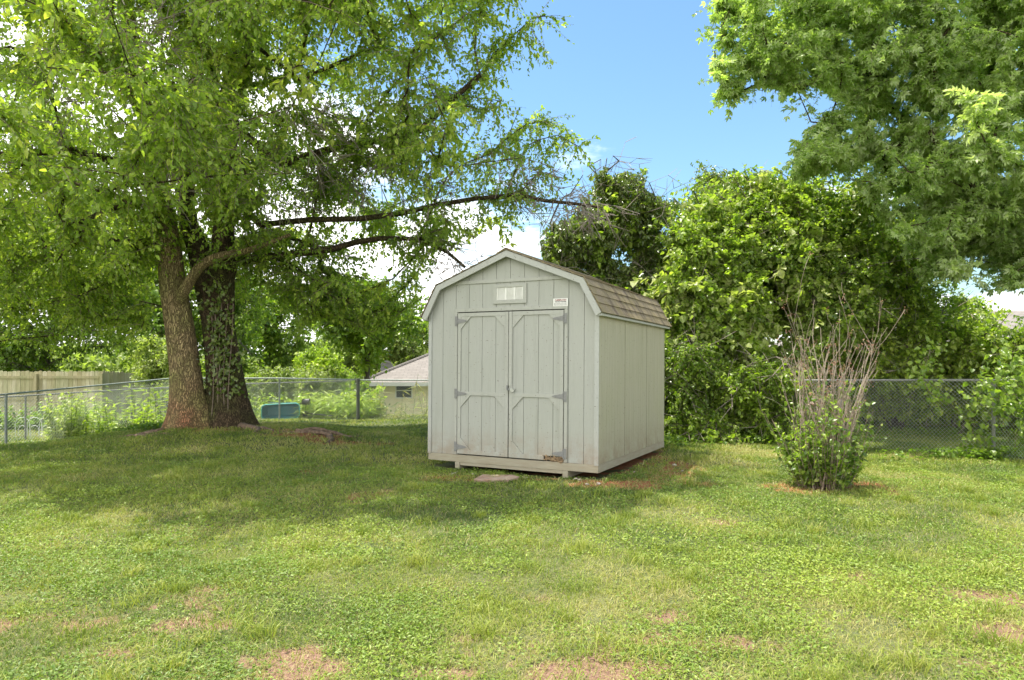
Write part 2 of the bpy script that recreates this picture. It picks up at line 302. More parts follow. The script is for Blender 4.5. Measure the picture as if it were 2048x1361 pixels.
def soil(x, y):
    m = np.zeros_like(x)
    for a, b, rx, ry, s in SOIL: m = np.maximum(m, s*np.exp(-((x-a)/rx)**2-((y-b)/ry)**2))
    n = fbm(x, y, .5, 3, 4); n2 = fbm(x, y, 2.2, 8, 3)
    n3 = fbm(x, y, .16, 15, 3)
    n4 = fbm(x, y, .07, 27, 2)
    return np.clip(1.2*m*np.clip(2.6*n3+1.6*n4-1.2, 0, 1.5)*(.45+1.2*n)+1.1*(n-.70)+.5*(n2-.68)+np.clip((5.6-y)/1.5, 0, 1)*np.clip(3.2*(fbm(x, y, .34, 19, 3)-.585), 0, .7), 0, 1)
def axis(parts):
    return np.unique(np.round(np.concatenate([np.arange(a, b, s) for a, b, s in parts]), 4))
gx = axis([(-300, -60, 40), (-60, -20, 5), (-20, -9, .5), (-9, 9, .06), (9, 20, .5), (20, 60, 5), (60, 301, 40)])
gy = axis([(-60, 0, 10), (0, 2.4, .4), (2.4, 12, .06), (12, 22, .2), (22, 60, 2), (60, 400, 30), (400, 501, 100)])
GX, GY = np.meshgrid(gx, gy); x = GX.ravel(); y = GY.ravel()
z = H(x, y); near = np.exp(-((y-7)/9)**4)
sm = soil(x, y)
z = z+near*(.035*(fbm(x, y, .7, 1, 3)-.5)+.012*(vnoise(x, y, .12, 5)-.5))-.012*sm*near
nx, ny = len(gx), len(gy); ii = np.arange(nx*ny).reshape(ny, nx)
q = np.stack([ii[:-1, :-1].ravel(), ii[:-1, 1:].ravel(), ii[1:, 1:].ravel(), ii[1:, :-1].ravel()], 1)
m, g_ = newmat('lawn ground')
at = g_.nodes.new('ShaderNodeAttribute'); at.attribute_name = 'soil'
n1 = noise(g_, 22, 6, .7); n2 = noise(g_, 1.3, 5, .6); n3 = noise(g_, 70, 3, .7)
gc = ramp(g_, [(.3, (.045, .06, .022)), (.55, (.09, .115, .045)), (.75, (.18, .175, .09))], n1)
gc = mixc(g_, maprange(g_, n2, .4, .65, 0, .5), gc, (.20, .19, .09))
sc_ = ramp(g_, [(.3, (.12, .07, .045)), (.55, (.24, .145, .105)), (.8, (.38, .26, .20))], n3)
cx_ = ramp(g_, [(.3, (.16, .065, .03)), (.55, (.30, .13, .06)), (.8, (.42, .24, .14))], n3)
tco = g_.nodes.new('ShaderNodeTexCoord'); sy_ = g_.nodes.new('ShaderNodeSeparateXYZ'); g_.links.new(tco.outputs['Object'], sy_.inputs[0]); sc_ = mixc(g_, maprange(g_, sy_.outputs[1], 6.6, 7.6), sc_, cx_)
so = mixc(g_, maprange(g_, at.outputs['Fac'], .22, .6), gc, sc_)
finish(g_, so, .95, n1, .6, .02, spec=.15)
ground = mesh_np('ground', np.stack([x, y, z], 1), [q], m, attr={'soil': sm}, smooth=True)
tag(ground, 'uneven back lawn with reddish bare patches', kind='structure')

# ------------------------------------------------------------------ leaf and twig builders
def unit(v): return v/np.maximum(np.linalg.norm(v, axis=1, keepdims=True), 1e-9)
def leaves(name, P, D, Nn, L, wid, mat, parent=None, v=None, shape='leaf', fold=.18):
    """P base, D direction, Nn rough normal, L length (N,), wid ratio"""
    n = len(P); D = unit(D); S = unit(np.cross(D, Nn)); U = np.cross(S, D); L = np.asarray(L)[:, None]; W = L*wid
    v = rng.random(n) if v is None else v
    if shape == 'quad':
        V = np.stack([P, P+D*L*.45+S*W*.5+U*W*fold, P+D*L, P+D*L*.45-S*W*.5+U*W*fold], 1).reshape(-1, 3)
        b = np.arange(n)[:, None]*4; return mesh_np(name, V, [np.concatenate([b+np.array([[0, 1, 2]]), b+np.array([[0, 2, 3]])])], mat, parent, {'v': np.concatenate([v, v])})
    if shape == 'leaf':
        dr = -U*L*.16
        V = np.stack([P, P+D*L*.32+S*W*.5+U*W*fold, P+D*L*.72+S*W*.34+U*W*fold*.6+dr*.5, P+D*L+dr, P+D*L*.72-S*W*.34+U*W*fold*.6+dr*.5, P+D*L*.32-S*W*.5+U*W*fold, P+D*L*.5], 1).reshape(-1, 3)
        b = np.arange(n)[:, None]*7
        fs = [b+np.array([[0, 1, 6]]), b+np.array([[0, 6, 5]])]; qs = [b+np.array([[1, 2, 3, 6]]), b+np.array([[6, 3, 4, 5]])]
        return mesh_np(name, V, [np.concatenate(fs), np.concatenate(qs)], mat, parent, {'v': np.concatenate([v]*4)})
    if shape == 'palm':      # three narrow lobes
        Vs = []; fs = []; vv = []
        for k, (a, l) in enumerate(((0, 1), (.75, .78), (-.75, .78))):
            d = unit(D*math.cos(a)+S*math.sin(a)); s = unit(np.cross(d, U)); dr = -U*L*l*.22
            Vs.append(np.stack([P, P+d*L*l*.55+s*W*.26, P+d*L*l+dr, P+d*L*l*.55-s*W*.26], 1).reshape(-1, 3))
            b = np.arange(n)[:, None]*4+k*4*n; fs += [b+np.array([[0, 1, 2]]), b+np.array([[0, 2, 3]])]; vv += [v, v]
        return mesh_np(name, np.concatenate(Vs), [np.concatenate(fs)], mat, parent, {'v': np.concatenate(vv)})
def tubes_np(name, A, B, ra, rb, mat, parent=None, n=3, offset=None):
    """many straight tapered segments in one mesh"""
    D = unit(B-A); ref = np.where(np.abs(D[:, 2:3]) > .9, np.array([[1., 0, 0]]), np.array([[0, 0, 1.]]))
    S = unit(np.cross(D, ref)); U = np.cross(S, D); k = len(A); V = np.zeros((k, 2*n, 3))
    for j in range(n):
        a = 2*math.pi*j/n; o = S*math.cos(a)+U*math.sin(a)
        V[:, j] = A+o*np.asarray(ra)[:, None]; V[:, n+j] = B+o*np.asarray(rb)[:, None]
    b = np.arange(k)[:, None]*2*n
    f = [b+np.array([[j, (j+1) % n, n+(j+1) % n, n+j]]) for j in range(n)]
    return mesh_np(name, V.reshape(-1, 3), [np.concatenate(f)], mat, parent, smooth=n > 4)
class Skel:
    """branch skeleton: grows a curved branch from the nearest existing node to each attractor"""
    def __init__(s): s.mr = {}; s.p = []; s.par = []; s.dir = []; s.w = []
    def chain(s, pts, parent=-1, r=None):
        for k, q in enumerate(pts):
            if r: s.mr[len(s.p)] = r[0]+(r[1]-r[0])*k/len(pts)
            q = np.asarray(q, float); s.par.append(parent)
            s.dir.append(q-s.p[parent] if parent >= 0 else np.array([0, 0, 1.])); s.p.append(q); s.w.append(0.); parent = len(s.p)-1
        return parent
    def reach(s, t, step=.45, maxpar=None, up=0.0):
        P = np.array(s.p); d = t-P; dist = np.linalg.norm(d, axis=1)
        dirs = unit(np.array(s.dir)); cosv = (dirs*unit(d)).sum(1)
        cost = dist*(1.35-.5*cosv)+np.where(d[:, 2] < -0.5, .5, 0)
        if maxpar: cost = cost+np.where(np.arange(len(P)) < maxpar, 0, 0)
        i = int(np.argmin(cost)); a = P[i]; L = dist[i]; n = max(1, int(L/step))
        c = a+dirs[i]*L*.38+np.array([0, 0, up*L]); jit = rng.normal(0, .05*min(L, 1.5), 3)
        par = i
        for k in range(1, n+1):
            u = k/n; q = (1-u)**2*a+2*u*(1-u)*(c+jit)+u*u*t
            if k < n: q = q+rng.normal(0, .03, 3)
            s.par.append(par); s.dir.append(q-s.p[par]); s.p.append(q); s.w.append(0.); par = len(s.p)-1
        s.w[par] += 1; return par
    def radii(s, r1=.006, e=.45, rmax=9):
        w = np.array(s.w)
        for i in range(len(w)-1, -1, -1):
            if s.par[i] >= 0: w[s.par[i]] += w[i]
        q = np.minimum(r1*np.maximum(w, .6)**e, rmax)
        for k, v in s.mr.items(): q[k] = max(q[k], v)
        return q
def foliage(parent, skel, tips, n_twig, n_leaf, tl, ll, wid, mat, shape='leaf', droop=.35, spread=1.0, clip=None, leafname='leaves', twigmat=None, vbias=0.0, twr=.0025, flat=.5, along=1.0):
    """twigs around every tip node (starting on its branch), leaves along every twig"""
    P = np.array(skel.p); par = np.array(skel.par); A = []
    for t in tips:
        ch = [t]; L = 0
        while par[ch[-1]] >= 0 and L < along: L += np.linalg.norm(P[ch[-1]]-P[par[ch[-1]]]); ch.append(par[ch[-1]])
        ch = P[ch]
        u = rng.random(n_twig)**1.5*(len(ch)-1); k = np.minimum(u.astype(int), max(len(ch)-2, 0)); f = (u-k)[:, None]
        A.append(ch[k]*(1-f)+ch[np.minimum(k+1, len(ch)-1)]*f if len(ch) > 1 else np.repeat(ch, n_twig, 0))
    A = np.concatenate(A); n = len(A)
    cv = np.repeat(rng.normal(0, .20, len(tips)), n_twig)          # clump tone
    D = unit(rng.normal(0, 1, (n, 3))*np.array([1, 1, .75])); D[:, 2] -= droop*.5; D = unit(D)
    L = tl*(.45+.9*rng.random(n))*spread
    mid = A+D*L[:, None]*.5; B = A+D*L[:, None]; B[:, 2] -= droop*L*.45; mid[:, 2] -= droop*L*.1
    if clip is not None:
        ok = clip(B); A, mid, B, L, D, cv = A[ok], mid[ok], B[ok], L[ok], D[ok], cv[ok]; n = len(A)
    tubes_np('twigs', np.concatenate([A, mid]), np.concatenate([mid, B]), np.concatenate([np.full(n, twr*1.6), np.full(n, twr)]), np.concatenate([np.full(n, twr), np.full(n, twr*.4)]), twigmat or M['twig'], parent)
    u = (np.arange(n_leaf)[None, :]+.3+.7*rng.random((n, n_leaf)))/n_leaf
    u3 = u[..., None]; Q = (1-u3)**2*A[:, None]+2*u3*(1-u3)*mid[:, None]+u3*u3*B[:, None]
    Q = Q.reshape(-1, 3); TD = np.repeat(unit(B-A), n_leaf, 0); S = unit(np.cross(TD, rng.normal(0, 1, TD.shape)))
    LD = unit(TD*.5+S+np.array([0, 0, -droop])); NN = unit(rng.normal(0, flat, LD.shape)+np.array([0, 0, 1.]))
    LL = ll*(.55+.75*rng.random(len(Q)))*np.clip(1+.9*np.repeat(cv, n_leaf), .7, 1.35)
    v = np.clip(.42+vbias+np.repeat(cv, n_leaf)+rng.normal(0, .2, len(Q)), 0, 1)
    if clip is not None:
        ok = clip(Q+LD*LL[:, None]*.5); Q, LD, NN, LL, v = Q[ok], LD[ok], NN[ok], LL[ok], v[ok]
    leaves(leafname, Q, LD, NN, LL, wid, mat, parent, v, shape)
    return len(Q)
def branches(skel, rad, mat, parent, rmin=0, n=6, name='branches', skip=0):
    P = np.array(skel.p); par = np.array(skel.par); i = np.arange(len(P)); ok = (par >= 0) & (i >= skip) & (rad > rmin)
    a = i[ok]; pa = par[ok]; ra = np.minimum(rad[pa], rad[a]*1.35)
    tubes_np(name, P[pa], P[a], ra, rad[a], mat, parent, n)
def sample_crown(n, ells, poly=None, ymin=None, extra=None, shell=0.0):
    out = []; tot = 0
    vol = np.array([e[3]*e[4]*e[5] for e in ells]); vol = vol/vol.sum()
    while tot < n:
        k = rng.choice(len(ells), 4000, p=vol); E = np.array(ells)[k]; d = unit(rng.normal(0, 1, (4000, 3))); r = (shell+(1-shell)*rng.random(4000))**(1/2.2)
        q = E[:, :3]+d*r[:, None]*E[:, 3:6]; ok = q[:, 1] > 3
        if poly is not None: ok &= in_poly(proj(np.where(ok[:, None], q, 5.)), poly)
        if extra is not None: ok &= extra(q)
        q = q[ok]; out.append(q); tot += len(q)
        if len(out) > 400: break
    return np.concatenate(out)[:n]

# ------------------------------------------------------------------ big double-trunk shade tree
def trunk_mesh(name, pts, rad, mat, parent, seed, flare=None, sides=44, sub=10):
    pts = np.array(pts, float); rad = np.array(rad, float); t = np.linspace(0, len(pts)-1, (len(pts)-1)*sub+1)
    # Catmull-Rom
    def cr(A):
        o = []
        for u in t:
            i = min(int(u), len(A)-2); f = u-i; p0 = A[max(i-1, 0)]; p1 = A[i]; p2 = A[i+1]; p3 = A[min(i+2, len(A)-1)]
            o.append(.5*(2*p1+(p2-p0)*f+(2*p0-5*p1+4*p2-p3)*f*f+(3*p1-p0-3*p2+p3)*f**3))
        return np.array(o)
    C = cr(pts); R = cr(rad[:, None])[:, 0]; V = []; a = np.arange(sides)*2*math.pi/sides
    s_len = np.concatenate([[0], np.cumsum(np.linalg.norm(np.diff(C, axis=0), axis=1))])
    for i in range(len(C)):
        d = C[min(i+1, len(C)-1)]-C[max(i-1, 0)]; d /= np.linalg.norm(d)
        if i == 0: d = np.array([0, 0, 1.])
        u = np.cross(d, [0, 1, 0]); u /= np.linalg.norm(u); v = np.cross(d, u)
        r = R[i]*(1+.10*(vnoise(a*0+np.cos(a)*1.3+seed, np.sin(a)*1.3+s_len[i]*.5, 1)-.5)*2+.06*(vnoise(np.cos(a)*5+seed, np.sin(a)*5+s_len[i]*.7, 1, 4)-.5)*2)
        if flare and s_len[i] < 1.2:
            k = math.exp(-s_len[i]/flare[0]); lob = sum(am*np.exp(-(((a-an+math.pi) % (2*math.pi)-math.pi)/wd)**2) for an, am, wd in flare[1])
            r = r*(1+k*(.22+lob))
        V.append(C[i]+np.outer(np.cos(a)*r, u)+np.outer(np.sin(a)*r, v))
    V = np.concatenate(V); n = len(C); k = np.arange(sides); fs = []
    for i in range(n-1): fs.append(np.stack([i*sides+k, i*sides+(k+1) % sides, (i+1)*sides+(k+1) % sides, (i+1)*sides+k], 1))
    return mesh_np(name, V, [np.concatenate(fs)], mat, parent, smooth=True)
tree = tag(empty('shade_tree'), 'tall shade tree with twin furrowed trunks, one tan and one dark, left of the shed', 'tree')
TY = 13.0
def tp(px, py, Y=TY): return tuple(P3(px, py, Y))
T1 = [tp(380, 872), tp(376, 800), tp(370, 730), tp(358, 640), tp(345, 560), tp(338, 490), tp(322, 400), tp(300, 260, 12.6), tp(262, 60, 12.2), tp(215, -180, 11.8), tp(190, -420, 11.5)]
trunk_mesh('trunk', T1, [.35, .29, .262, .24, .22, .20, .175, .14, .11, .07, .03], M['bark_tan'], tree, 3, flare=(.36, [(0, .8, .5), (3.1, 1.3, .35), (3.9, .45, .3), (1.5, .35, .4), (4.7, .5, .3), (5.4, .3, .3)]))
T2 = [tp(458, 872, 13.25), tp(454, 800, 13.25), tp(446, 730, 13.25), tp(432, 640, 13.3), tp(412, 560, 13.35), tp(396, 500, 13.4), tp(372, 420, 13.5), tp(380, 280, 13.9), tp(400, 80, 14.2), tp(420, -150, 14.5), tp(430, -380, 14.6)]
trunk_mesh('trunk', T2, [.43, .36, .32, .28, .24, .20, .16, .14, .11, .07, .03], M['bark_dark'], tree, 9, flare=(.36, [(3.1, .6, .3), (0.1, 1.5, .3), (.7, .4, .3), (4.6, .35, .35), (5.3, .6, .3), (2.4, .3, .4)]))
T3 = [tp(440, 700, 13.3), tp(444, 600, 13.3), tp(446, 500, 13.2), tp(452, 380, 13.2), tp(456, 240, 13.1), tp(470, 60, 13), tp(500, -160, 12.9), tp(520, -380, 12.8)]
trunk_mesh('trunk', T3, [.27, .24, .21, .17, .14, .10, .06, .03], M['bark_dark'], tree, 14)
LIMB = [tp(352, 610, 12.9), tp(372, 575, 12.75), tp(400, 535, 12.6), tp(436, 514, 12.5), tp(500, 500, 12.4), tp(580, 470, 12.3)]
trunk_mesh('limb', LIMB, [.12, .10, .085, .075, .055, .03], M['bark_tan'], tree, 21, sides=16, sub=6)
sk = Skel()
e1 = sk.chain(T1); e2 = sk.chain(T2); e3 = sk.chain(T3); sk.chain(LIMB, 3)
nmain = len(sk.p)
# the long limbs that reach right over the shed
i4 = e2-5
la = sk.chain([tp(470, 525, 13.2), tp(530, 515, 13.1), tp(600, 507, 13), tp(667, 498, 12.9), tp(715, 484, 12.8), tp(765, 477, 12.7), tp(835, 478, 12.6), tp(895, 505, 12.5), tp(930, 535, 12.4)], 3+11, (.085, .02))
lb = sk.chain([tp(520, 450, 12.9), tp(620, 440, 12.6), tp(720, 438, 12.4), tp(800, 428, 12.2), tp(870, 411, 12), tp(950, 398, 11.8), tp(1035, 390, 11.7), tp(1090, 402, 11.6), tp(1150, 408, 11.5), tp(1200, 415, 11.4)], 22+3, (.06, .02))
lc = sk.chain([tp(560, 330, 12.6), tp(690, 290, 12.2), tp(830, 270, 11.8), tp(900, 205, 11.5), tp(960, 150, 11.2)], 22+4, (.07, .03))
ld = sk.chain([tp(600, 160, 12), tp(760, 90, 11.5), tp(900, -30, 11)], 22+5)
le = sk.chain([tp(230, 130, 12), tp(160, 60, 11), tp(60, 10, 10)], 7, (.08, .03))
lf = sk.chain([tp(250, 330, 12.5), tp(140, 300, 11.5), tp(10, 310, 10.5), tp(-150, 330, 10)], 6, (.08, .04))
lg = sk.chain([tp(300, 330, 11.5), tp(330, 250, 9.8), tp(380, 160, 8.6)], 6)
lh = sk.chain([tp(560, 250, 11.2), tp(640, 120, 9.6), tp(700, -20, 8.6)], 22+4)
POLY_BIG = [(-900, -2400), (1080, -2400), (1075, -300), (1095, 0), (1090, 60), (1108, 120), (1080, 165), (1075, 215), (1122, 238), (1095, 262), (1175, 300), (1186, 345), (1150, 365), (1190, 400), (1120, 440), (1010, 440), (960, 470), (925, 500), (880, 505),
  (862, 560), (846, 600), (842, 655), (800, 640), (760, 690), (700, 655), (640, 640), (600, 700), (560, 655), (530, 720), (505, 745), (460, 735), (440, 690), (420, 560), (310, 560), (305, 690), (240, 700), (150, 735), (0, 690), (-900, 720)]
def ex_big(q):
    pr = proj(q); ok = q[:, 2] > np.where(q[:, 1] < 11, 3.0, 1.2)
    ok &= ~((pr[:, 0] > 300) & (pr[:, 0] < 445) & (pr[:, 1] > 470) & (q[:, 1] < 14))    # trunks stay bare
    holes = fbm(q[:, 0]+q[:, 2]*.6, q[:, 1]*.5+q[:, 2], 1.15, 2, 2)
    # thinner where the sky shows through
    thin = ((pr[:, 0] > 560) & (pr[:, 0] < 1000) & (pr[:, 1] > 380) & (pr[:, 1] < 560)) | ((pr[:, 0] < 330) & (pr[:, 1] > 140) & (pr[:, 1] < 420))
    return ok & (holes > np.where(thin, .56, np.where(q[:, 2] > 8.0, .30, .485)))
EL_BIG = [(-5.6, 12.6, 6.4, 6.6, 5.6, 4.2), (-8.5, 12.5, 5.0, 5, 5, 3.2), (-1.6, 11.6, 5.6, 3.3, 3.2, 2.6), (-5.5, 14.0, 3.9, 5.5, 3.2, 2.4), (-4.5, 12, 9.5, 5.4, 4.8, 3.2), (-3.6, 10.6, 9.2, 4.2, 3.4, 2.4)]
att = sample_crown(860, EL_BIG, POLY_BIG, extra=ex_big)
near_front = sample_crown(44, [(-4.8, 8.6, 4.9, 2.6, 2.0, 1.4)], POLY_BIG)
low_left = sample_crown(120, [(-9.5, 14.2, 3.3, 3.4, 2.2, 1.6)], POLY_BIG)
low_right = sample_crown(46, [(-3.3, 14.8, 2.9, 1.9, 1.0, .85)], POLY_BIG)
high = sample_crown(170, [(-5, 11.6, 10.4, 5.2, 4.2, 1.8), (-2.6, 10.6, 9.0, 3.2, 3.2, 1.6)], POLY_BIG)
att = np.concatenate([att, near_front, low_right, low_left, high])
c0 = np.array([-6, 13, 4.]); att = att[np.argsort(np.linalg.norm(att-c0, axis=1))]
tips = [sk.reach(a, up=.05) for a in att]
rad = sk.radii(.0065, .47, .16); 
branches(sk, rad, M['bark_dark'], tree, n=6, skip=nmain)
clipB = lambda q: in_poly(proj(q), POLY_BIG) | (proj(q)[:, 0] > 1000)
nl = foliage(tree, sk, tips, 19, 16, .62, .078, .58, M['leaf_big'], 'leaf', droop=.45, clip=clipB, twr=.003)
print('big tree leaves', nl)
# bare grey twigs at the ends of the limb over the shed and in the lower crown
A = []; B = []
def spray(p, n, l, dirb, sp=.8):
    n = int(n*.42)
    for _ in range(n):
        d = np.array(dirb)+rng.normal(0, sp, 3); d /= np.linalg.norm(d); L = l*(.4+.8*rng.random()); a = np.array(p)+rng.normal(0, .12, 3)
        b = a+d*L*.5; c = b+(d+rng.normal(0, .25, 3))*L*.5; A.extend([a, b]); B.extend([b, c])
        for _ in range(2): A.append(b); B.append(b+(d+rng.normal(0, .5, 3))*L*.35)
for px, py, Y, n, l in [(1150, 408, 11.5, 60, .6), (1190, 415, 11.4, 50, .6), (1090, 402, 11.6, 30, .8), (930, 535, 12.4, 40, .7), (880, 500, 12.5, 30, .8), (1010, 395, 11.8, 25, .9), (640, 330, 12.4, 70, .9), (700, 350, 12.4, 60, .9), (560, 400, 12.6, 60, .9), (250, 120, 9.5, 60, .6), (120, 200, 10.5, 60, .8), (340, 360, 10.5, 40, .5), (60, 330, 11, 50, .8), (300, 40, 9, 60, .6), (200, 90, 9.2, 60, .7), (620, 250, 11, 60, .8), (760, 330, 11.8, 60, .9), (860, 380, 11.8, 60, .8), (420, 300, 11.5, 50, .7), (1060, 330, 11.5, 40, .7)]:
    spray(tp(px, py, Y), n, l, (.35, 0, -.35))
A = np.array(A); B = np.array(B)
tubes_np('bare_twigs', A, B, np.full(len(A), .008), np.full(len(A), .004), M['dead'], tree)

# ivy on the trunks
iv = tag(empty('ivy', tuple(P3(450, 700, 12.9))), 'small dark ivy climbing the right, darker trunk of the shade tree', 'ivy')
V0 = []
for k in range(520):
    hpy = 560+rng.random()**.8*230; cx = np.interp(hpy, [560, 640, 730, 800], [440, 452, 462, 470])+rng.normal(0, 20); V0.append(P3(cx, hpy, 13.25)+np.array([0, -.33-.05*rng.random(), 0]))
V0 = np.array(V0)-np.array(iv.location)
leaves('leaves', V0, unit(rng.normal(0, .6, V0.shape)+np.array([0, -.3, -.6])), unit(rng.normal(0, .4, V0.shape)+np.array([0, -1, .4])), .05+.05*rng.random(len(V0)), .8, M['leaf_dark'], iv)
for k in range(5):
    xs = 440+k*9; mb = MB().tube([tuple(P3(xs+4*math.sin(j+k), 850-j*60, 13.25)+np.array([0, -.40+.02*j, 0])-np.array(iv.location)) for j in range(5)], .008, 5).build('stem', M['twig'], iv)

# surface roots
def roots(nm, label, lines):
    r = tag(empty(nm, (lines[0][0][0], lines[0][0][1], 0)), label, 'root'); o = np.array(r.location)
    for ln in lines:
        pts = []; rr = []
        for k in range(len(ln)*4-3):
            i, f = divmod(k, 4); f /= 4; a = np.array(ln[i]); b = np.array(ln[min(i+1, len(ln)-1)]); q = a*(1-f)+b*f
            pts.append((q[0]+rng.normal(0, .02)-o[0], q[1]+rng.normal(0, .02)-o[1], Hs(q[0], q[1])+q[2]+rng.normal(0, .01))); rr.append(q[3]*.72*(1+rng.normal(0, .16)))
        MB().tube(pts, rr, 10).build('root', M['root'], r, smooth=True)
    return r
roots('surface_root', 'gnarled surface root running right across the grass from the tree base', [
    [(-5.1, 12.9, .0, .10), (-4.6, 12.6, -.01, .07), (-4.2, 12.4, -.02, .045), (-3.75, 12.35, .01, .045), (-3.4, 12.25, .04, .05), (-3.15, 12.0, .03, .06), (-3.12, 11.6, .0, .05), (-3.2, 11.3, -.06, .04)],
    [(-3.9, 12.35, .04, .05), (-3.55, 12.45, .05, .045), (-3.1, 12.35, .02, .05), (-2.7, 12.1, -.03, .04)],
    [(-4.7, 12.7, .0, .06), (-4.6, 12.35, .0, .055), (-4.65, 12.05, -.05, .04)]])
roots('surface_root', 'thin pale root curving out from the foot of the tan trunk', [[(-6.5, 12.75, .03, .07), (-6.9, 12.5, .02, .05), (-6.6, 12.25, .03, .035), (-6.1, 12.15, .0, .03), (-5.9, 12.1, -.03, .02)], [(-6.7, 12.8, .02, .08), (-7.2, 12.55, -.01, .06), (-7.7, 12.3, -.05, .05)]])

# ------------------------------------------------------------------ generic plants
def woody(name, label, cat, base, att, mats, leaf, ntw, nlf, tl, shape='leaf', wid=.6, trunk_h=1.2, r1=.008, e=.45, clip=None, group=None, vbias=0, droop=.3, stems=1, spread_base=.2, bark='bark_bg', flat=.5, trunk_pts=None, along=1.0, rmax=.3, mix=None, dead=0):
    base = np.array(base, float); t = tag(empty(name, tuple(base)), label, cat, group)
    s = Skel()
    if trunk_pts is not None: s.chain([np.array(p)-base for p in trunk_pts])
    else:
        for k in range(stems):
            o = np.array([rng.normal(0, spread_base), rng.normal(0, spread_base*.6), -.1]) if stems > 1 else np.array([0, 0, -.15])
            if k == 0: root = s.chain([np.array([0, 0, -.2])])
            s.chain([o+np.array([0.04*math.sin(j*2+k)+(o[0]*.4*j if stems > 1 else 0), 0, trunk_h*j/4]) for j in range(5)], root)
    a = att-base; a = a[np.argsort(np.linalg.norm(a-np.array([0, 0, trunk_h]), axis=1))]
    tp_ = [s.reach(q, up=.08) for q in a]; rad = s.radii(r1, e, rmax)
    branches(s, rad, M[bark], t, n=6, name='branches')
    cl = None if clip is None else (lambda q: clip(q+base))
    n = foliage(t, s, tp_, ntw, nlf, tl, leaf, wid, mats, shape, droop=droop, vbias=vbias, clip=cl, flat=flat, along=along)
    if mix:
        k = rng.permutation(len(tp_))[:int(len(tp_)*mix[0])]
        foliage(t, s, [tp_[i] for i in k], mix[3], nlf, tl*1.25, mix[2], mix[4], mix[1], 'leaf', droop=.5, vbias=.1, clip=cl, flat=.35, leafname='vine_leaves')
    if dead:
        PP = np.array(s.p); q = PP[rng.choice(tp_, dead)]; d = unit(rng.normal(0, 1, q.shape)+np.array([0, -.5, -.1])); L = .5+.7*rng.random((dead, 1)); m_ = q+d*L*.5; e_ = m_+unit(d+rng.normal(0, .4, d.shape))*L*.5
        tubes_np('dead_twigs', np.concatenate([q, m_, m_]), np.concatenate([m_, e_, m_+unit(d+rng.normal(0, .7, d.shape))*L*.35]), np.full(3*dead, .007), np.full(3*dead, .003), M['dead'], t)['kind'] = 'stuff'
    print(label[:40], n); return t
def rough(poly, amp=16, lv=3):
    p = [np.array(q, float) for q in poly]; g = np.random.default_rng(int(abs(poly[0][0])+len(poly)))
    for k in range(lv):
        o = []
        for i in range(len(p)):
            a_, b_ = p[i], p[(i+1) % len(p)]; L = np.linalg.norm(b_-a_); t = (b_-a_)/max(L, 1e-6)
            o += [a_, (a_+b_)/2+np.array([-t[1], t[0]])*g.normal(0, 1)*min(amp, L*.3)]
        p = o; amp *= .6
    return [tuple(q) for q in p]
def pclip(poly): return lambda q: in_poly(proj(q), poly)

# ------------------------------------------------------------------ maple that reaches in from the right
PM = [(1405, -400), (1412, 0), (1432, 18), (1402, 66), (1408, 100), (1455, 95), (1405, 140), (1445, 165), (1430, 200), (1470, 195), (1500, 160), (1535, 182), (1560, 175), (1560, 200), (1600, 160), (1630, 175), (1640, 190), (1690, 205),
      (1690, 222), (1650, 225), (1640, 250), (1600, 262), (1575, 300), (1570, 340), (1590, 370), (1640, 350), (1700, 370), (1750, 430), (1790, 500), (1850, 575), (1930, 560), (1970, 595), (2048, 575), (2600, 600), (2600, -1200), (1500, -1200)]
def ex_m(q):
    n = fbm(q[:, 0]+q[:, 2]*.5, q[:, 1]*.5+q[:, 2]*1.4, 1.3, 12, 2); return (n > .48) & (q[:, 2] > 1.9)
att = np.concatenate([sample_crown(640, [(9, 12.8, 6.7, 5.2, 2.6, 4.6), (12.5, 12.8, 8, 4.5, 3.5, 4), (9, 13.2, 4.4, 2.6, 1.2, 2.0), (7.6, 13.4, 5.3, 2.1, 1, 1.7)], PM, extra=ex_m),
    sample_crown(170, [(6.2, 12.5, 8.2, 3.4, 1.6, 2.3)], PM), sample_crown(90, [(9.5, 12.4, 3.8, 2.4, 1.0, 1.2)], PM)])
tips_ = [(1425, 75), (1420, 150), (1445, 190), (1540, 172), (1575, 185), (1590, 345), (1600, 300), (1640, 250), (1430, 15), (1480, 130), (1520, 80), (1660, 300), (1680, 205)]
att = np.concatenate([att, np.array([P3(a+14+rng.normal(0, 10), b-6+rng.normal(0, 8), 12.2+rng.random()) for a, b in tips_ for _ in range(4)])])
mx0, my0 = 13.4, 12.6
woody('maple_tree', 'fine leaved maple whose light green branches hang in at the upper right', 'tree', (mx0, my0, Hs(mx0, my0)), att, M['leaf_maple'], .098, 20, 15, .40, 'palm', .66, vbias=.18,
      clip=lambda q: in_poly(proj(q), PM) | (rng.random(len(q)) < .3), droop=.35, flat=.6, trunk_pts=[(13.4, 12.6, -.3), (13.35, 12.6, 1), (13.2, 12.6, 2), (13.0, 12.6, 3), (12.6, 12.6, 4.2), (12.1, 12.7, 5.6), (11.6, 12.8, 7.2)], r1=.009, rmax=.3, bark='bark_dark')

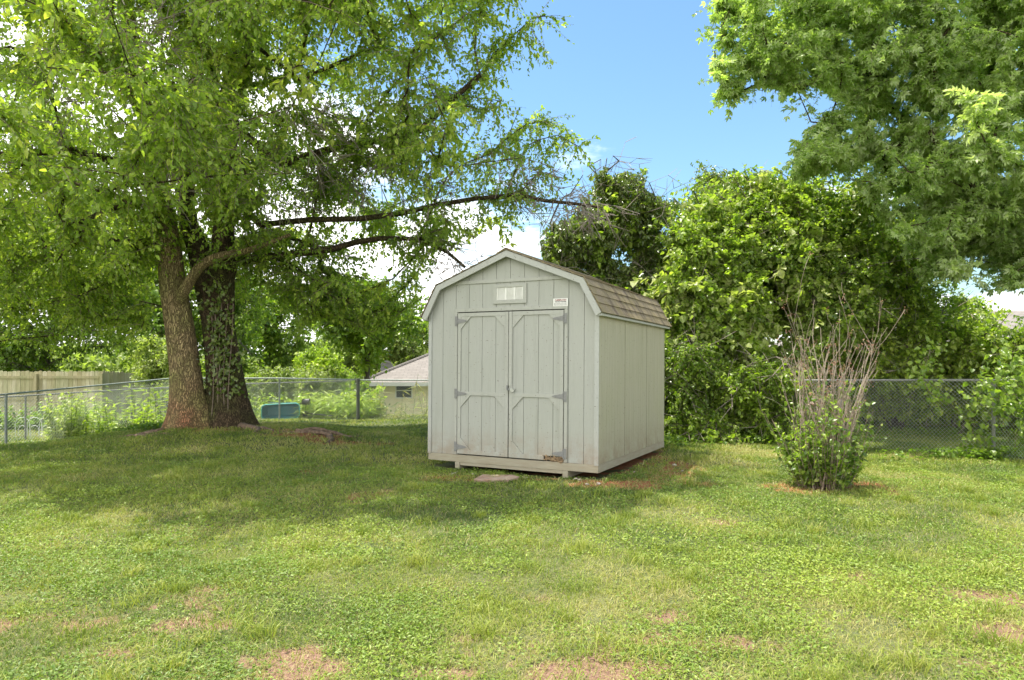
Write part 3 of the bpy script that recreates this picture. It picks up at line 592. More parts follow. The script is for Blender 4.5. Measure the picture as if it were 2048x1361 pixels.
# ------------------------------------------------------------------ thicket and trees behind the shed, right side
def crown(poly, Y, dY, n, noise_o=0, hole=.36, ycur=None):
    """points inside a plant's own volume: outline poly at distance Y, depth dY that narrows towards the outline"""
    xs = [p[0] for p in poly]; ys = [p[1] for p in poly]; out = []
    tot = 0
    for _ in range(200):
        px = rng.uniform(min(xs), max(xs), 3000); py = rng.uniform(min(ys), max(ys), 3000); y = Y+dY*(rng.random(3000)**1.4)
        y = y+.45*dY*np.clip((HZ-py)/380, 0, 1)**1.5
        q = np.stack([(px-1024)/F*y, y, EYE-(py-HZ)/F*y], 1); ok = in_poly(np.stack([px, py], 1), poly)
        ok &= fbm(q[:, 0]+q[:, 2]*.7, q[:, 1]*.6+q[:, 2]*1.2, 1.0, noise_o, 2) > hole
        ok &= q[:, 2] > H(q[:, 0], q[:, 1])+.12
        out.append(q[ok]); tot += ok.sum()
        if tot > n: break
    return np.concatenate(out)[:n]
P_R1 = rough([(1080, 475), (1120, 445), (1150, 420), (1170, 350), (1215, 332), (1250, 345), (1275, 340), (1300, 385), (1330, 395), (1325, 450), (1345, 520), (1350, 620), (1345, 760), (1330, 880), (1180, 860), (1100, 700), (1080, 560)])
woody('tree', 'dark tree with greyish leaves rising just behind the shed roof', 'tree', (2.3, 15.6, -.1), np.concatenate([crown(P_R1, 14.3, 2.6, 380, 20), np.array([P3(x_, np.interp(x_, [1100, 1170, 1215, 1300, 1340], [455, 350, 335, 385, 440])-4-26*random.random(), 15+random.random()) for x_ in np.linspace(1105, 1335, 20)])]), M['leaf_dark'], .095, 20, 14, .5, wid=.5, trunk_h=2.5, r1=.009, clip=pclip(P_R1+[]), vbias=.12, droop=.6, mix=(.3, M['leaf_vine'], .12, 8, .8), dead=260)
P_R3 = rough([(1380, 440), (1396, 400), (1393, 345), (1412, 328), (1432, 338), (1440, 350), (1470, 345), (1480, 372), (1500, 395), (1545, 400), (1560, 470), (1400, 480)])
woody('tree', 'slender tree top sticking out above the thicket against the blue sky', 'tree', (6.3, 18.6, -.2), crown(P_R3, 18.2, 1.2, 60, 22), M['leaf_dark'], .11, 15, 12, .5, wid=.5, trunk_h=3, r1=.009, vbias=.2, trunk_pts=[(6.3, 18.6, -.3), (6.2, 18.6, 2), (6.0, 18.6, 4), (5.6, 18.6, 5.4), (5.4, 18.6, 6.2)])
P_R2 = rough([(1290, 640), (1310, 520), (1335, 450), (1370, 432), (1400, 405), (1440, 410), (1490, 395), (1520, 372), (1560, 375), (1600, 380), (1640, 385), (1700, 395), (1765, 420), (1775, 520), (1740, 640), (1640, 700), (1600, 760), (1590, 874), (1480, 872), (1330, 880)])
woody('vine_thicket', 'tall thicket smothered in bright green vines to the right of the shed', 'thicket', (4.9, 14.6, -.05), np.concatenate([crown(P_R2, 13.4, 3.2, 740, 23, .40), np.array([P3(x_, np.interp(x_, [1330, 1400, 1520, 1640, 1765], [440, 405, 372, 385, 420])-5-38*random.random(), 14.5+random.random()*1.5) for x_ in np.linspace(1335, 1760, 34)])]), M['leaf_vine'], .092, 22, 15, .5, wid=.72, trunk_h=1.4, stems=7, spread_base=.7, clip=lambda q: in_poly(proj(q), P_R2) | (rng.random(len(q)) < .6), vbias=.04, mix=(.4, M['leaf_pale'], .13, 9, .8), dead=160)
P_R5 = rough([(1335, 700), (1400, 690), (1480, 720), (1560, 700), (1610, 760), (1600, 840), (1590, 872), (1335, 878)])
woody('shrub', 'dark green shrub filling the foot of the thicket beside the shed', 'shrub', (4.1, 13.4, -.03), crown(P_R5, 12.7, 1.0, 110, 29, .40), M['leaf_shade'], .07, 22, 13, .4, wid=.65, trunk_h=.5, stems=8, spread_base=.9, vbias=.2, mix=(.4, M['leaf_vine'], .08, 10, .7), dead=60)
P_R4 = rough([(1610, 480), (1660, 400), (1800, 400), (1850, 430), (1885, 540), (1905, 580), (1960, 600), (2010, 622), (2100, 640), (2600, 630), (2600, 830), (1720, 838), (1640, 800), (1600, 700)])
woody('vine_thicket', 'darker tangled thicket behind the right chain link fence', 'thicket', (9.3, 16.0, -.2), crown(P_R4, 14.8, 2.6, 700, 25, .41), M['leaf_vine'], .09, 18, 13, .55, wid=.7, trunk_h=1.6, stems=8, spread_base=1.6, clip=lambda q: q[:, 2] > .15, vbias=.04, mix=(.4, M['leaf_yellow'], .075, 14, .5), dead=420)
P_R6 = [(1640, 700), (1760, 690), (2000, 690), (2600, 700), (2600, 850), (1640, 838)]
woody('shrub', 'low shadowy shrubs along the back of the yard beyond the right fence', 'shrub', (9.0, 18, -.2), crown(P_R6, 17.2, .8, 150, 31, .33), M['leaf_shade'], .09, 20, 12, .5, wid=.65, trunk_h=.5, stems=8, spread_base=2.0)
P_R7 = rough([(1180, 560), (1300, 600), (1330, 650), (1380, 700), (1380, 850), (1250, 850), (1150, 700)])
woody('shrub', 'bright leafy shrub directly behind the rear edge of the shed', 'shrub', (2.9, 14.2, 0), crown(P_R7, 13.2, 1.2, 120, 33, .38), M['leaf_vine'], .085, 20, 13, .45, wid=.68, trunk_h=.8, stems=5, spread_base=.5, vbias=-.05)

# ------------------------------------------------------------------ background left and middle
def bgtree(name, label, poly, Y, dY, n, mat, leaf, ntw=16, nlf=12, tl=.8, base=None, o=0, hole=.4, cat='tree', group=None, **k):
    xs = np.mean([p[0] for p in poly]); bx = (xs-1024)/F*(Y+.5*dY) if base is None else base; by = Y+.5*dY
    return woody(name, label, cat, (bx, by, Hs(bx, by)), crown(rough(poly, 14), Y, dY, n, o, hole), M[mat], leaf, ntw, nlf, tl, group=group, **k)
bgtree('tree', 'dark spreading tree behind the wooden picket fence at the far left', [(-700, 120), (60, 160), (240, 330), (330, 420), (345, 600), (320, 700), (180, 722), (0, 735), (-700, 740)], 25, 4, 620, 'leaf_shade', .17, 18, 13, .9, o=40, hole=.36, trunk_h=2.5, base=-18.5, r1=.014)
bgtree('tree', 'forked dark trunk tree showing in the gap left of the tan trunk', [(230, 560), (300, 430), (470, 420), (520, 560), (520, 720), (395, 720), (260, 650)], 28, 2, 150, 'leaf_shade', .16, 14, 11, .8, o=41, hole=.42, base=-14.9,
       trunk_pts=None, trunk_h=2.8, stems=2, spread_base=.3, r1=.022)
bgtree('bush', 'cream and green bush between the wooden fence end and the tan trunk', [(262, 770), (270, 710), (290, 680), (330, 668), (365, 690), (370, 800), (280, 800)], 22.6, 1.2, 60, 'leaf_pale', .10, 20, 13, .45, o=42, cat='bush', trunk_h=.5, stems=4)
bgtree('tree', 'pale yellowish tree far behind the fence right of the dark trunk', [(400, 640), (470, 590), (520, 560), (600, 570), (650, 640), (660, 760), (600, 800), (470, 790)], 33, 3, 150, 'leaf_vine', .17, 18, 12, .8, o=43, hole=.40, trunk_h=1.5, r1=.013)
bgtree('bush', 'bright yellow green rounded bush in the middle distance', [(590, 760), (600, 710), (630, 690), (668, 700), (690, 740), (690, 790), (600, 790)], 29, 1.6, 60, 'leaf_yellow', .13, 20, 13, .6, o=44, cat='bush', trunk_h=.6, stems=3)
bgtree('tree', 'olive green tree rising behind the roof of the pale yellow house', [(640, 660), (690, 620), (760, 630), (800, 610), (860, 640), (900, 620), (930, 700), (900, 800), (700, 800), (660, 740)], 38, 4, 170, 'leaf_pale', .2, 18, 12, .9, o=45, hole=.36, trunk_h=2, r1=.014, vbias=-.15)
bgtree('tree', 'deep green tree crown hanging low between the dark trunk and the shed', [(600, 600), (650, 570), (720, 560), (790, 575), (845, 600), (850, 650), (835, 665), (790, 645), (760, 680), (710, 660), (660, 670), (610, 650)], 24, 3, 150, 'leaf_shade', .15, 18, 13, .7, o=46, hole=.38, trunk_h=3, r1=.011, vbias=.1)
bgtree('bush', 'leafy bush just behind the corner post of the back fence', [(700, 800), (705, 765), (730, 755), (752, 775), (762, 812), (750, 838), (705, 838)], 21.6, .8, 30, 'leaf_vine', .09, 20, 12, .4, o=47, cat='bush', trunk_h=.4, stems=3, vbias=-.05)
bgtree('bush', 'loose olive bushes behind the blue green cart', [(470, 800), (480, 760), (540, 740), (620, 750), (690, 770), (700, 835), (470, 838)], 23.5, 1.6, 130, 'leaf_pale', .10, 20, 12, .5, o=48, cat='bush', trunk_h=.5, stems=7, spread_base=1.3, vbias=-.15)
# far wood that closes the horizon
n = 90000; ang = rng.uniform(-1.15, 1.15, n); dist = 70+rng.normal(0, 3, n); fx = np.sin(ang)*dist; fy = np.cos(ang)*dist
top = 3.4+3.2*fbm(ang*20, ang*0, 1.6, 50, 3); fz = -2.6+rng.random(n)**.8*top
FP = np.stack([fx, fy, fz], 1)
o_ = leaves('distant_wood', FP, unit(rng.normal(0, 1, FP.shape)), unit(rng.normal(0, .6, FP.shape)+np.array([0, 0, 1.])), .38+.25*rng.random(n), .8, M['leaf_pale'], None, np.clip(.25+.5*fbm(fx, fz*3, 2.5, 51, 2)-.1+rng.normal(0, .12, n), 0, 1), 'quad')
tag(o_, 'far off belt of trees along the horizon', kind='stuff')

# ------------------------------------------------------------------ shed
SH = dict(cx=-1.137, cy=9.316, cz=.304)
a, b, c = [math.radians(t) for t in (-27.038, -.77, .05)]
shed = tag(empty('storage_shed'), 'pale sage storage shed with double doors and brown mossy barn roof', 'shed')
shed.matrix_world = Matrix.Translation((SH['cx'], SH['cy'], SH['cz'])) @ (Matrix.Rotation(a, 4, 'Z') @ Matrix.Rotation(b, 4, 'X') @ Matrix.Rotation(c, 4, 'Y'))
W, D = 2.44, 3.096; MX = W/2
PROF = [(MX-1.294, 1.837), (MX-1.061, 2.26), (MX, 2.67), (MX+1.061, 2.26), (MX+1.294, 1.837)]
def roofz(x, d=0): return float(np.interp(x, [p[0] for p in PROF], [p[1] for p in PROF]))-d
def strip(mb, x0, x1, z0, y0, y1, top=None, axd=.055):
    pts = [(x0, z0), (x1, z0)]
    if top is None:
        pts.append((x1, roofz(x1, axd)))
        for p in reversed(PROF):
            if x0 < p[0] < x1: pts.append((p[0], p[1]-axd))
        pts.append((x0, roofz(x0, axd)))
    else: pts += [(x1, top), (x0, top)]
    mb.prism(pts, y0, y1)
DL, DC, DR, DB, DT = .46, 1.228, 1.988, .014, 1.882
# front wall: grooved siding boards over a dark core, opening left for the doors
mb = MB(); xs = [0.004]+[1.235+.2032*k for k in range(-6, 7)]; xs = sorted(x for x in xs if 0 < x < W)+[W-.004]
for i in range(len(xs)-1):
    x0, x1 = xs[i]+.0026, xs[i+1]-.0026
    if x1-x0 < .01: continue
    cuts = [x0]+[t for t in (DL-.006, DR+.006) if x0 < t < x1]+[x1]
    for u0, u1 in zip(cuts[:-1], cuts[1:]):
        mid = (u0+u1)/2
        if DL-.006 < mid < DR+.006: strip(mb, u0, u1, DT+.012, 0, .014)
        else: strip(mb, u0, u1, 0, 0, .014)
mb.build('front_wall', M['front'], shed)
mb = MB(); strip(mb, .02, W-.02, -.03, .0145, .03); strip(mb, .02, W-.02, -.03, D-.03, D-.0145)
mb.box(.0145, .028, .03, D-.03, -.03, 1.86); mb.box(W-.028, W-.0145, .03, D-.03, -.03, 1.86); mb.box(.03, W-.03, .03, D-.03, -.03, .0)
mb.build('wall_core', M['gap'], shed)
def sidewall(x0, x1, name):
    mb = MB(); g = [0.002]; y = .0
    seams = [1.03, 2.07]
    for s0, s1 in zip([0]+seams, seams+[D]):
        n = max(1, round((s1-s0)/.1)); off = s0
        for k in range(n):
            ya = s0+(s1-s0)*k/n; yb = s0+(s1-s0)*(k+1)/n
            ga = .012 if k == 0 else .0016; gb = .012 if k == n-1 else .0016
            w2 = .028
            mb.box(x0, x1, ya+ga, yb-gb-(w2 if k % 2 else 0), -.0, 1.90)
            if k % 2: mb.box(x0, x1, yb-gb-w2+.003, yb-gb, -.0, 1.90)
    return mb.build(name, M['side'], shed)
sidewall(W-.0145, W, 'side_wall'); sidewall(0, .0145, 'side_wall')
mb = MB(); strip(mb, .01, W-.01, 0, D-.0145, D); mb.build('back_wall', M['side'], shed)
# trim
T = lambda x0, x1, z0, z1, y0=-.018, y1=-.0005: MB().box(x0, x1, y0, y1, z0, z1)
for q0, q1 in ((W-.052, W+.006), (-.006, .045)): MB().box(q0, q1, -.016, -.0005, -.01, 1.93).build('corner_trim', M['white_trim'], shed, .003)
mb = MB(); mb.prism([(.235, 2.262), (2.205, 2.262), (2.14, 2.306), (.30, 2.306)], -.016, -.0005)
for x0, x1 in ((.30, 2.14),): pass
mb.build('gable_board', M['trim'], shed, .002)
mb = MB(); mb.box(DL-.05, DR+.05, -.016, -.0005, DT+.012, DT+.062); mb.box(DL-.05, DL-.007, -.016, -.0005, 0, DT+.011); mb.box(DR+.007, DR+.05, -.016, -.0005, 0, DT+.011)
mb.build('door_frame', M['trim'], shed, .002)
def door(x0, x1, hinge_left, rotten):
    mb = MB(); e = [x0+.003]+[1.235+.2032*k for k in range(-4, 4) if x0+.03 < 1.235+.2032*k < x1-.03]+[x1-.003]
    for u0, u1 in zip(e[:-1], e[1:]):
        zb = DB+(.055 if rotten and u1 > x1-.22 else 0)
        mb.box(u0+(.0026 if u0 > x0+.01 else 0), u1-(.0026 if u1 < x1-.01 else 0), -.004, .010, zb, DT)
    d = mb.build('door', M['front'], shed)
    MB().box(x0+.005, x1-.005, .0105, .0140, DB, DT-.002).build('door_backing', M['gap'], d)
    fr = MB(); s = .05; y0, y1 = -.020, -.0045
    rb = DR-.34 if rotten else x1
    fr.box(x0+.003, x0+s, y0, y1, DB, DT-.002)
    fr.box(x1-s, x1-.003, y0, y1, DB+(.06 if rotten else 0), DT-.002)
    fr.box(x0+s, x1-s, y0, y1, DT-.052, DT-.002); fr.box(x0+s, x1-s, y0, y1, .79, .84)
    fr.box(x0+s, (x1-.26 if rotten else x1-s), y0, y1, DB, DB+.055)
    fr.build('door_trim', M['trim'], d, .0025)
    g = .16; y0 = -.0185; br_ = lambda pl: MB().prism(pl, y0, y1).build('corner_brace', M['trim'], d, .002)
    for zt in (DT-.0525, .7895):
        br_([(x0+s, zt), (x0+s+g*.95, zt), (x0+s, zt-g)]); br_([(x1-s, zt), (x1-s, zt-g), (x1-s-g*.95, zt)])
    br_([(x0+s, DB+.0555), (x0+s+g*.95, DB+.0555), (x0+s, DB+.055+g)])
    hx = x0 if hinge_left else x1; sg = 1 if hinge_left else -1
    for hz in (1.775, .81, .105):
        h = MB(); h.box(min(hx-sg*.042, hx-sg*.004), max(hx-sg*.042, hx-sg*.004), -.0235, -.0165, hz-.065, hz+.065)
        pl = [(hx+sg*.006, hz-.034), (hx+sg*.12, hz-.014), (hx+sg*.155, hz), (hx+sg*.12, hz+.014), (hx+sg*.006, hz+.034)]
        h.prism(pl, -.0255, -.0205); h.tube([(hx, -.026, hz-.045), (hx, -.026, hz+.045)], .007, 8)
        for q in (.03, .07, .12): h.tube([(hx+sg*q, -.0275, hz), (hx+sg*q, -.0250, hz)], .005, 6)
        for q in (-.045, .045): h.tube([(hx-sg*.024, -.0255, hz+q), (hx-sg*.024, -.0230, hz+q)], .005, 6)
        h.build('hinge', M['galv'], d)
    return d
d1 = door(DL, DC-.004, True, False); d2 = door(DC+.004, DR, False, True)
MB().box(DC+.005, DC+.05, -.029, -.0203, .93, DT-.004).build('astragal', M['trim'], d2, .002)
# rotten lower corner
mb = MB()
for k in range(26):
    xx = DR-.27+.26*rng.random(); zz_ = .015+.05*rng.random()*(1 if xx < DR-.1 else .7); s = .012+.022*rng.random()
    mb.poly([(xx+s*rng.normal(0, 1), -.012-.012*rng.random(), zz_+s*.7*rng.normal(0, 1)) for _ in range(6)], [(0, 1, 2), (0, 2, 3), (0, 3, 4), (0, 4, 5), (1, 3, 5), (2, 4, 1)])
mb.box(DR-.25, DR-.01, -.003, .009, .0145, .05)
o = mb.build('rotten_edge', M['rot'], d2); o['label'] = 'rotten crumbling bottom corner of the right door'
# latch and padlock
lt = MB(); lt.box(1.200, 1.222, -.031, -.0205, .885, .935); lt.box(1.236, 1.275, -.027, -.0205, .86, .90); lt.box(1.205, 1.30, -.034, -.0275, .872, .892)
lt.tube([(1.215, -.035, .92), (1.22, -.05, .895), (1.225, -.045, .87)], .006, 6); lt.build('latch', M['galv'], d2, .002)
pd = MB(); pd.prism([(1.262, .862), (1.31, .850), (1.325, .872), (1.315, .892), (1.27, .90)], -.058, -.036)
pd.tube([(1.268, -.047, .895), (1.255, -.047, .905), (1.240, -.047, .900), (1.236, -.047, .885), (1.250, -.047, .872)], .004, 6); pd.build('padlock', M['metal'], d2, .003)
# gable vent
v = MB(); vx0, vx1, vz0, vz1 = .992, 1.475, 1.985, 2.235
v.box(vx0, vx1, -.019, -.0005, vz0, vz0+.048); v.box(vx0, vx1, -.019, -.0005, vz1-.042, vz1); v.box(vx0, vx0+.052, -.019, -.0005, vz0+.048, vz1-.042); v.box(vx1-.052, vx1, -.019, -.0005, vz0+.048, vz1-.042)
vt = v.build('gable_vent', M['trim'], shed, .002)
v = MB(); ix0, ix1, iz0, iz1 = vx0+.053, vx1-.053, vz0+.049, vz1-.043
v.box(ix0, ix1, -.004, -.001, iz0, iz1)
for f in (0, .315, .645, .965): xx = ix0+f*(ix1-ix0); v.box(xx, xx+(.026 if 0 < f < .9 else .014), -.014, -.0042, iz0, iz1)
for k in range(11):
    zc = iz0+.008+k*(iz1-iz0-.012)/11; v.poly([(ix0+.002, -.012, zc), (ix1-.002, -.012, zc), (ix1-.002, -.0045, zc+.010), (ix0+.002, -.0045, zc+.010), (ix0+.002, -.011, zc-.002), (ix1-.002, -.011, zc-.002), (ix1-.002, -.0043, zc+.007), (ix0+.002, -.0043, zc+.007)],
           [(0, 1, 2, 3), (7, 6, 5, 4), (0, 4, 5, 1), (3, 2, 6, 7)])
v.build('louvre', M['louvre'], vt)
# sign
sx0, sx1, sz0, sz1 = 1.846, 2.042, 1.927, 2.022
sg_ = MB().box(sx0, sx1, -.0185, -.0165, sz0, sz1).build('sign_plate', M['sign'], shed)
def text(body, size, x, z, mat, y=-.0192, wide=1.0):
    cu = bpy.data.curves.new('lettering', 'FONT'); cu.body = body; cu.size = size; cu.align_x = 'CENTER'; cu.extrude = .0003; cu.offset = .0009; cu.space_character = 1.05
    t_ = bpy.data.objects.new('lettering_curve', cu); COL.objects.link(t_); bpy.context.view_layer.update()
    me = bpy.data.meshes.new_from_object(t_.evaluated_get(bpy.context.evaluated_depsgraph_get())); bpy.data.objects.remove(t_); me.materials.clear(); me.materials.append(mat)
    o = bpy.data.objects.new('lettering', me); COL.objects.link(o); o.parent = sg_
    o.location = (x, y, z); o.rotation_euler = (math.pi/2, 0, 0); o.scale = (wide, 1, 1)
sc_x = (sx0+sx1)/2
text('CUMBERLANDS', .027, sc_x, sz1-.028, M['redink'], wide=.80)
text('PORTABLE BUILDINGS', .019, sc_x, sz1-.047, M['ink'], wide=.78)
lb_ = MB()
for zc in (sz0+.036, sz0+.024, sz0+.012):
    xx = sx0+.012
    while xx < sx1-.02:
        wd = .006+.012*rng.random(); lb_.box(xx, min(xx+wd, sx1-.012), -.0192, -.0186, zc-.0025, zc+.0025); xx += wd+.005
lb_.build('small_print', M['ink'], sg_)
# skirt and skids
mb = MB(); mb.box(.0, W, -.006, .03, -.098, -.003); mb.box(W-.03, W-.001, .031, D, -.10, -.003); mb.box(.001, .03, .031, D, -.10, -.003); mb.box(0, W, D-.03, D, -.10, -.11)
mb.build('skirt_board', M['skirt'], shed, .003)
MB().box(.50, 1.975, .002, .038, -.142, -.0985).build('front_runner', M['skirt'], shed, .003)
for x0 in (.43, 1.98):
    MB().prism([(x0, -.0985), (x0+.07, -.0985), (x0+.07, -.19), (x0, -.19)], -.012, D-.05).build('skid', M['skirt'], shed, .004)
# roof: decking, fascia, shingle courses
def offs(prof, d):
    pts = [Vector((p[0], 0, p[1])) for p in prof]; out = []
    for i, p in enumerate(pts):
        n = Vector((0, 0, 0))
        for a_, b_ in ((i-1, i), (i, i+1)):
            if 0 <= a_ and b_ < len(pts): t = (pts[b_]-pts[a_]).normalized(); n += Vector((-t.z, 0, t.x))
        n.normalize(); out.append((p.x-n.x*d*1.06, p.z-n.z*d*1.06))
    return out
OV = .098
def band(o1, o2, y0, y1, nm, mat, bev=0):
    a_ = offs(PROF, o1); b_ = offs(PROF, o2); mb = MB()
    for i in range(4): mb.prism([a_[i], a_[i+1], b_[i+1], b_[i]], y0, y1)
    return mb.build(nm, mat, roof, bev)
a_ = offs(PROF, .012); b_ = offs(PROF, .04); mb = MB()
for i in range(4): mb.prism([a_[i], a_[i+1], b_[i+1], b_[i]], -OV+.021, D+OV-.021)
roof = mb.build('roof', M['trim'], shed)
band(.010, .085, -OV, -OV+.02, 'fascia', M['white_trim']); band(.010, .085, D+OV-.02, D+OV, 'fascia', M['white_trim'])
mb = MB()   # eave boards
for sx in (-1, 1):
    x_ = MX+sx*1.285; mb.box(min(x_, x_-sx*.05), max(x_, x_-sx*.05), -OV+.021, D+OV-.021, 1.792, 1.822)
mb.build('eave_board', M['white_trim'], roof, .002)
def courses(p0, p1, n, nm, lift):
    p0 = Vector((p0[0], 0, p0[1])); p1 = Vector((p1[0], 0, p1[1])); t = (p1-p0); L = t.length; t.normalize(); nn = Vector((-t.z, 0, t.x))
    if nn.z < 0: nn = -nn
    mb = MB()
    for k in range(n):
        s0 = max(0, k*L/n-.03); s1 = (k+1)*L/n+(.012 if k == n-1 else 0)
        ys = [-OV-.012]+list(np.arange(.9, 3, 1.0)+.3*rng.random())
        for j in range(len(ys)):
            ya = ys[j]; yb = (ys[j+1] if j < len(ys)-1 else D+OV+.012)-.0005; jit = rng.normal(0, .0015); th = .007+.003*rng.random()
            A0 = p0+t*s0+nn*(-.006); A1 = p0+t*(s1+jit)+nn*(.002+lift); B1 = A1+nn*th; B0 = p0+t*s0+nn*.001
            pts = [A0, A1, B1, B0]
            mb.poly([(q.x, ya, q.z) for q in pts]+[(q.x, yb, q.z) for q in pts], [(0, 1, 2, 3), (7, 6, 5, 4), (0, 4, 5, 1), (1, 5, 6, 2), (2, 6, 7, 3), (3, 7, 4, 0)])
    return mb.build(nm, M['shingle'], roof)
courses(PROF[2], PROF[3], 8, 'shingles', .001); courses(PROF[3], PROF[4], 4, 'shingles', .004)
courses(PROF[2], PROF[1], 8, 'shingles', .001); courses(PROF[1], PROF[0], 4, 'shingles', .004)
MB().prism([(MX-.13, 2.67-.047), (MX, 2.684), (MX+.13, 2.67-.047), (MX+.13, 2.67-.035), (MX, 2.694), (MX-.13, 2.67-.035)], -OV-.012, D+OV+.012).build('ridge_cap', M['shingle'], roof)

# paver and pebbles in front of the shed
px_, py_ = P3(985, 957, 8.35)[:2]
pv = MB().prism([(-.22, -.16), (.20, -.19), (.33, .02), (.25, .15), (-.13, .19)], 0, .045, 'z').build('paving_slab', M['stone'], None, .006)
pv.location = (px_, py_, Hs(px_, py_)-.008); tag(pv, 'worn reddish paving slab set in the grass before the shed doors', 'paver')
for k in range(16):
    if k < 12: u = rng.random(); bx, by = -1.1+2.3*u+rng.normal(0, .03), 9.15-1.12*u-rng.random()*.28
    else: bx, by = 1.25+rng.random()*1.1, 8.3+rng.random()*1.6
    s = .012+.022*rng.random(); mb = MB()
    v_ = unit(rng.normal(0, 1, (12, 3)))*s*np.array([1.2, .9, .6]); import bmesh as _b
    me = bpy.data.meshes.new('pebble'); bm = _b.new(); [bm.verts.new(q) for q in v_]; _b.ops.convex_hull(bm, input=bm.verts); bm.to_mesh(me); bm.free(); me.materials.append(M['pebble'])
    o = bpy.data.objects.new('pebble', me); COL.objects.link(o); o.location = (bx, by, Hs(bx, by)+s*.35); tag(o, 'small pale pebble lying on the red soil at the foot of the shed', 'pebble', 'pebbles along the shed base')

# ------------------------------------------------------------------ chain link fences
def wires(p0, p1, h0, h1, parent, pitch=.058, r=.0019, zlift=.02):
    """diamond mesh between two ground points with heights; h = height"""
    p0 = np.array(p0, float); p1 = np.array(p1, float); L = np.linalg.norm((p1-p0)[:2]); n = int(L/pitch); nz = max(2, int(min(h0, h1)/pitch*1.0)*2)
    A = []; B = []
    def pt(i, j):
        u = (i/2)/n; u = np.clip(u, 0, 1); v = j/nz; b = p0*(1-u)+p1*u; h = h0*(1-u)+h1*u; return np.stack([b[0]+0*v, b[1]+0*v, b[2]+zlift+v*(h-zlift+.025)]) if False else np.array([b[0], b[1], b[2]+zlift+v*(h-zlift+.025)])
    for i in range(0, 2*n, 1):
        for j in range(nz):
            if (i+j) % 2 == 0: A.append(pt(i, j)); B.append(pt(i+1, j+1))
            else: A.append(pt(i+1, j)); B.append(pt(i, j+1))
    A = np.array(A); B = np.array(B)
    return tubes_np('wire_mesh', A, B, np.full(len(A), r), np.full(len(A), r), M['wire'], parent)
def fence(label, posts, parts_mat='galv', rail_mat='galv', pr=.026, h=1.19, corner=(), mesh=True, pitch=.058, r=.0019):
    f = tag(empty('chain_link_fence', (posts[0][0], posts[0][1], posts[0][2])), label, 'fence'); o = np.array(posts[0][:3]); P_ = [np.array(p[:3])-o for p in posts]
    hs = [p[3] if len(p) > 3 else h for p in posts]
    for k, p in enumerate(P_):
        big = k in corner; rr = pr*1.9 if big else pr
        mb = MB().tube([p+np.array([0, 0, -.15]), p+np.array([0, 0, hs[k]+(.06 if big else .01)])], rr, 12)
        mb.tube([p+np.array([0, 0, hs[k]-.03]), p+np.array([0, 0, hs[k]+.03])], rr*1.25, 12)
        mb.build('post', M['rust_post'] if big else M[parts_mat], f, smooth=False)
    mb = MB()
    mb.tube([p+np.array([0, -.0, hs[k]+.02]) for k, p in enumerate(P_)], .021, 10); mb.build('top_rail', M[rail_mat], f, smooth=True)
    for k in range(len(P_)-1):
        if mesh: wires(P_[k]+np.array([0, -.03, 0]), P_[k+1]+np.array([0, -.03, 0]), hs[k], hs[k+1], f, pitch, r)
    return f
def gp(px, py_top, Y, h=1.19): 
    q = P3(px, py_top, Y); return (q[0], q[1], q[2]-h-.02, h)
fence('right chain link fence with silver posts in front of the tangled thicket', [gp(2260, 762, 8.6, 1.2), gp(1987, 761, 10.55, 1.2), gp(1681, 761, 12.3, 1.16), gp(1440, 762, 14.1, 1.15)], 'galv', 'galv')
fence('left and back chain link fence with dark pipe rail behind the big tree', [gp(-330, 822, 11.6), gp(12, 789, 14.5), gp(346, 757, 19.2), gp(559, 757, 19.6), gp(716, 760, 20)], 'galv_old', 'galv_old', corner=(4,), pitch=.07)
fence('back chain link fence section running from the dark corner post to the shed', [gp(718, 760.5, 20.02), gp(860, 761, 20.2), gp(1080, 762, 20.2)], 'galv_old', 'galv_old', pitch=.07)
fence('neighbour chain link fence with pale rail just beyond the dark rail', [gp(-200, 806, 15.6), gp(51, 792, 17.2), gp(263, 779, 19.6), gp(490, 768, 22.5), gp(700, 762, 23)], 'galv', 'galv', pr=.022, pitch=.08)

# ------------------------------------------------------------------ wooden privacy fence
wf = tag(empty('wooden_fence', (-20, 24, -.8)), 'weathered brown picket privacy fence beyond the left chain link', 'fence'); wo_ = np.array([-20, 24, -.8])
def pickets(p0, p1, z0, z1, top0, top1, face):
    L = math.hypot(p1[0]-p0[0], p1[1]-p0[1]); n = int(L/.146); V = []; Fq = []; vv = []
    d = np.array([(p1[0]-p0[0])/L, (p1[1]-p0[1])/L, 0]); nrm = np.array([d[1], -d[0], 0])*face
    for k in range(n):
        u = k/n; b = np.array([p0[0], p0[1], z0])*(1-u)+np.array([p1[0], p1[1], z1])*u; t = top0*(1-u)+top1*u+rng.normal(0, .012); w_ = .138; dd = rng.normal(0, .004)
        pr_ = [(0, b[2]-.1), (w_, b[2]-.1), (w_, t-.035), (w_-.028, t), (.028, t), (0, t-.035)]
        i0 = len(V)
        for off in (0, .016):
            for s, z_ in pr_: V.append(np.array([b[0], b[1], 0])+d*s+nrm*(off+dd)+np.array([0, 0, z_]))
        Fq.append((i0, k)); vv.append(rng.random())
    mb = MB(); fs = []
    for i0, k in Fq: fs += [tuple(i0+j for j in range(6)), tuple(i0+6+j for j in (5, 4, 3, 2, 1, 0))]+[(i0+j, i0+(j+1) % 6, i0+6+(j+1) % 6, i0+6+j) for j in range(6)]
    me = bpy.data.meshes.new('pickets'); me.from_pydata([tuple(q-wo_) for q in V], [], fs); me.update()
    at = me.attributes.new('v', 'FLOAT', 'FACE'); at.data.foreach_set('value', np.repeat(vv, 8).astype(np.float32)); me.materials.append(M['wood_fence'])
    o = bpy.data.objects.new('pickets', me); COL.objects.link(o); o.parent = wf
c0_ = P3(206, 742, 24.2); l0_ = P3(-700, 742, 23.2)
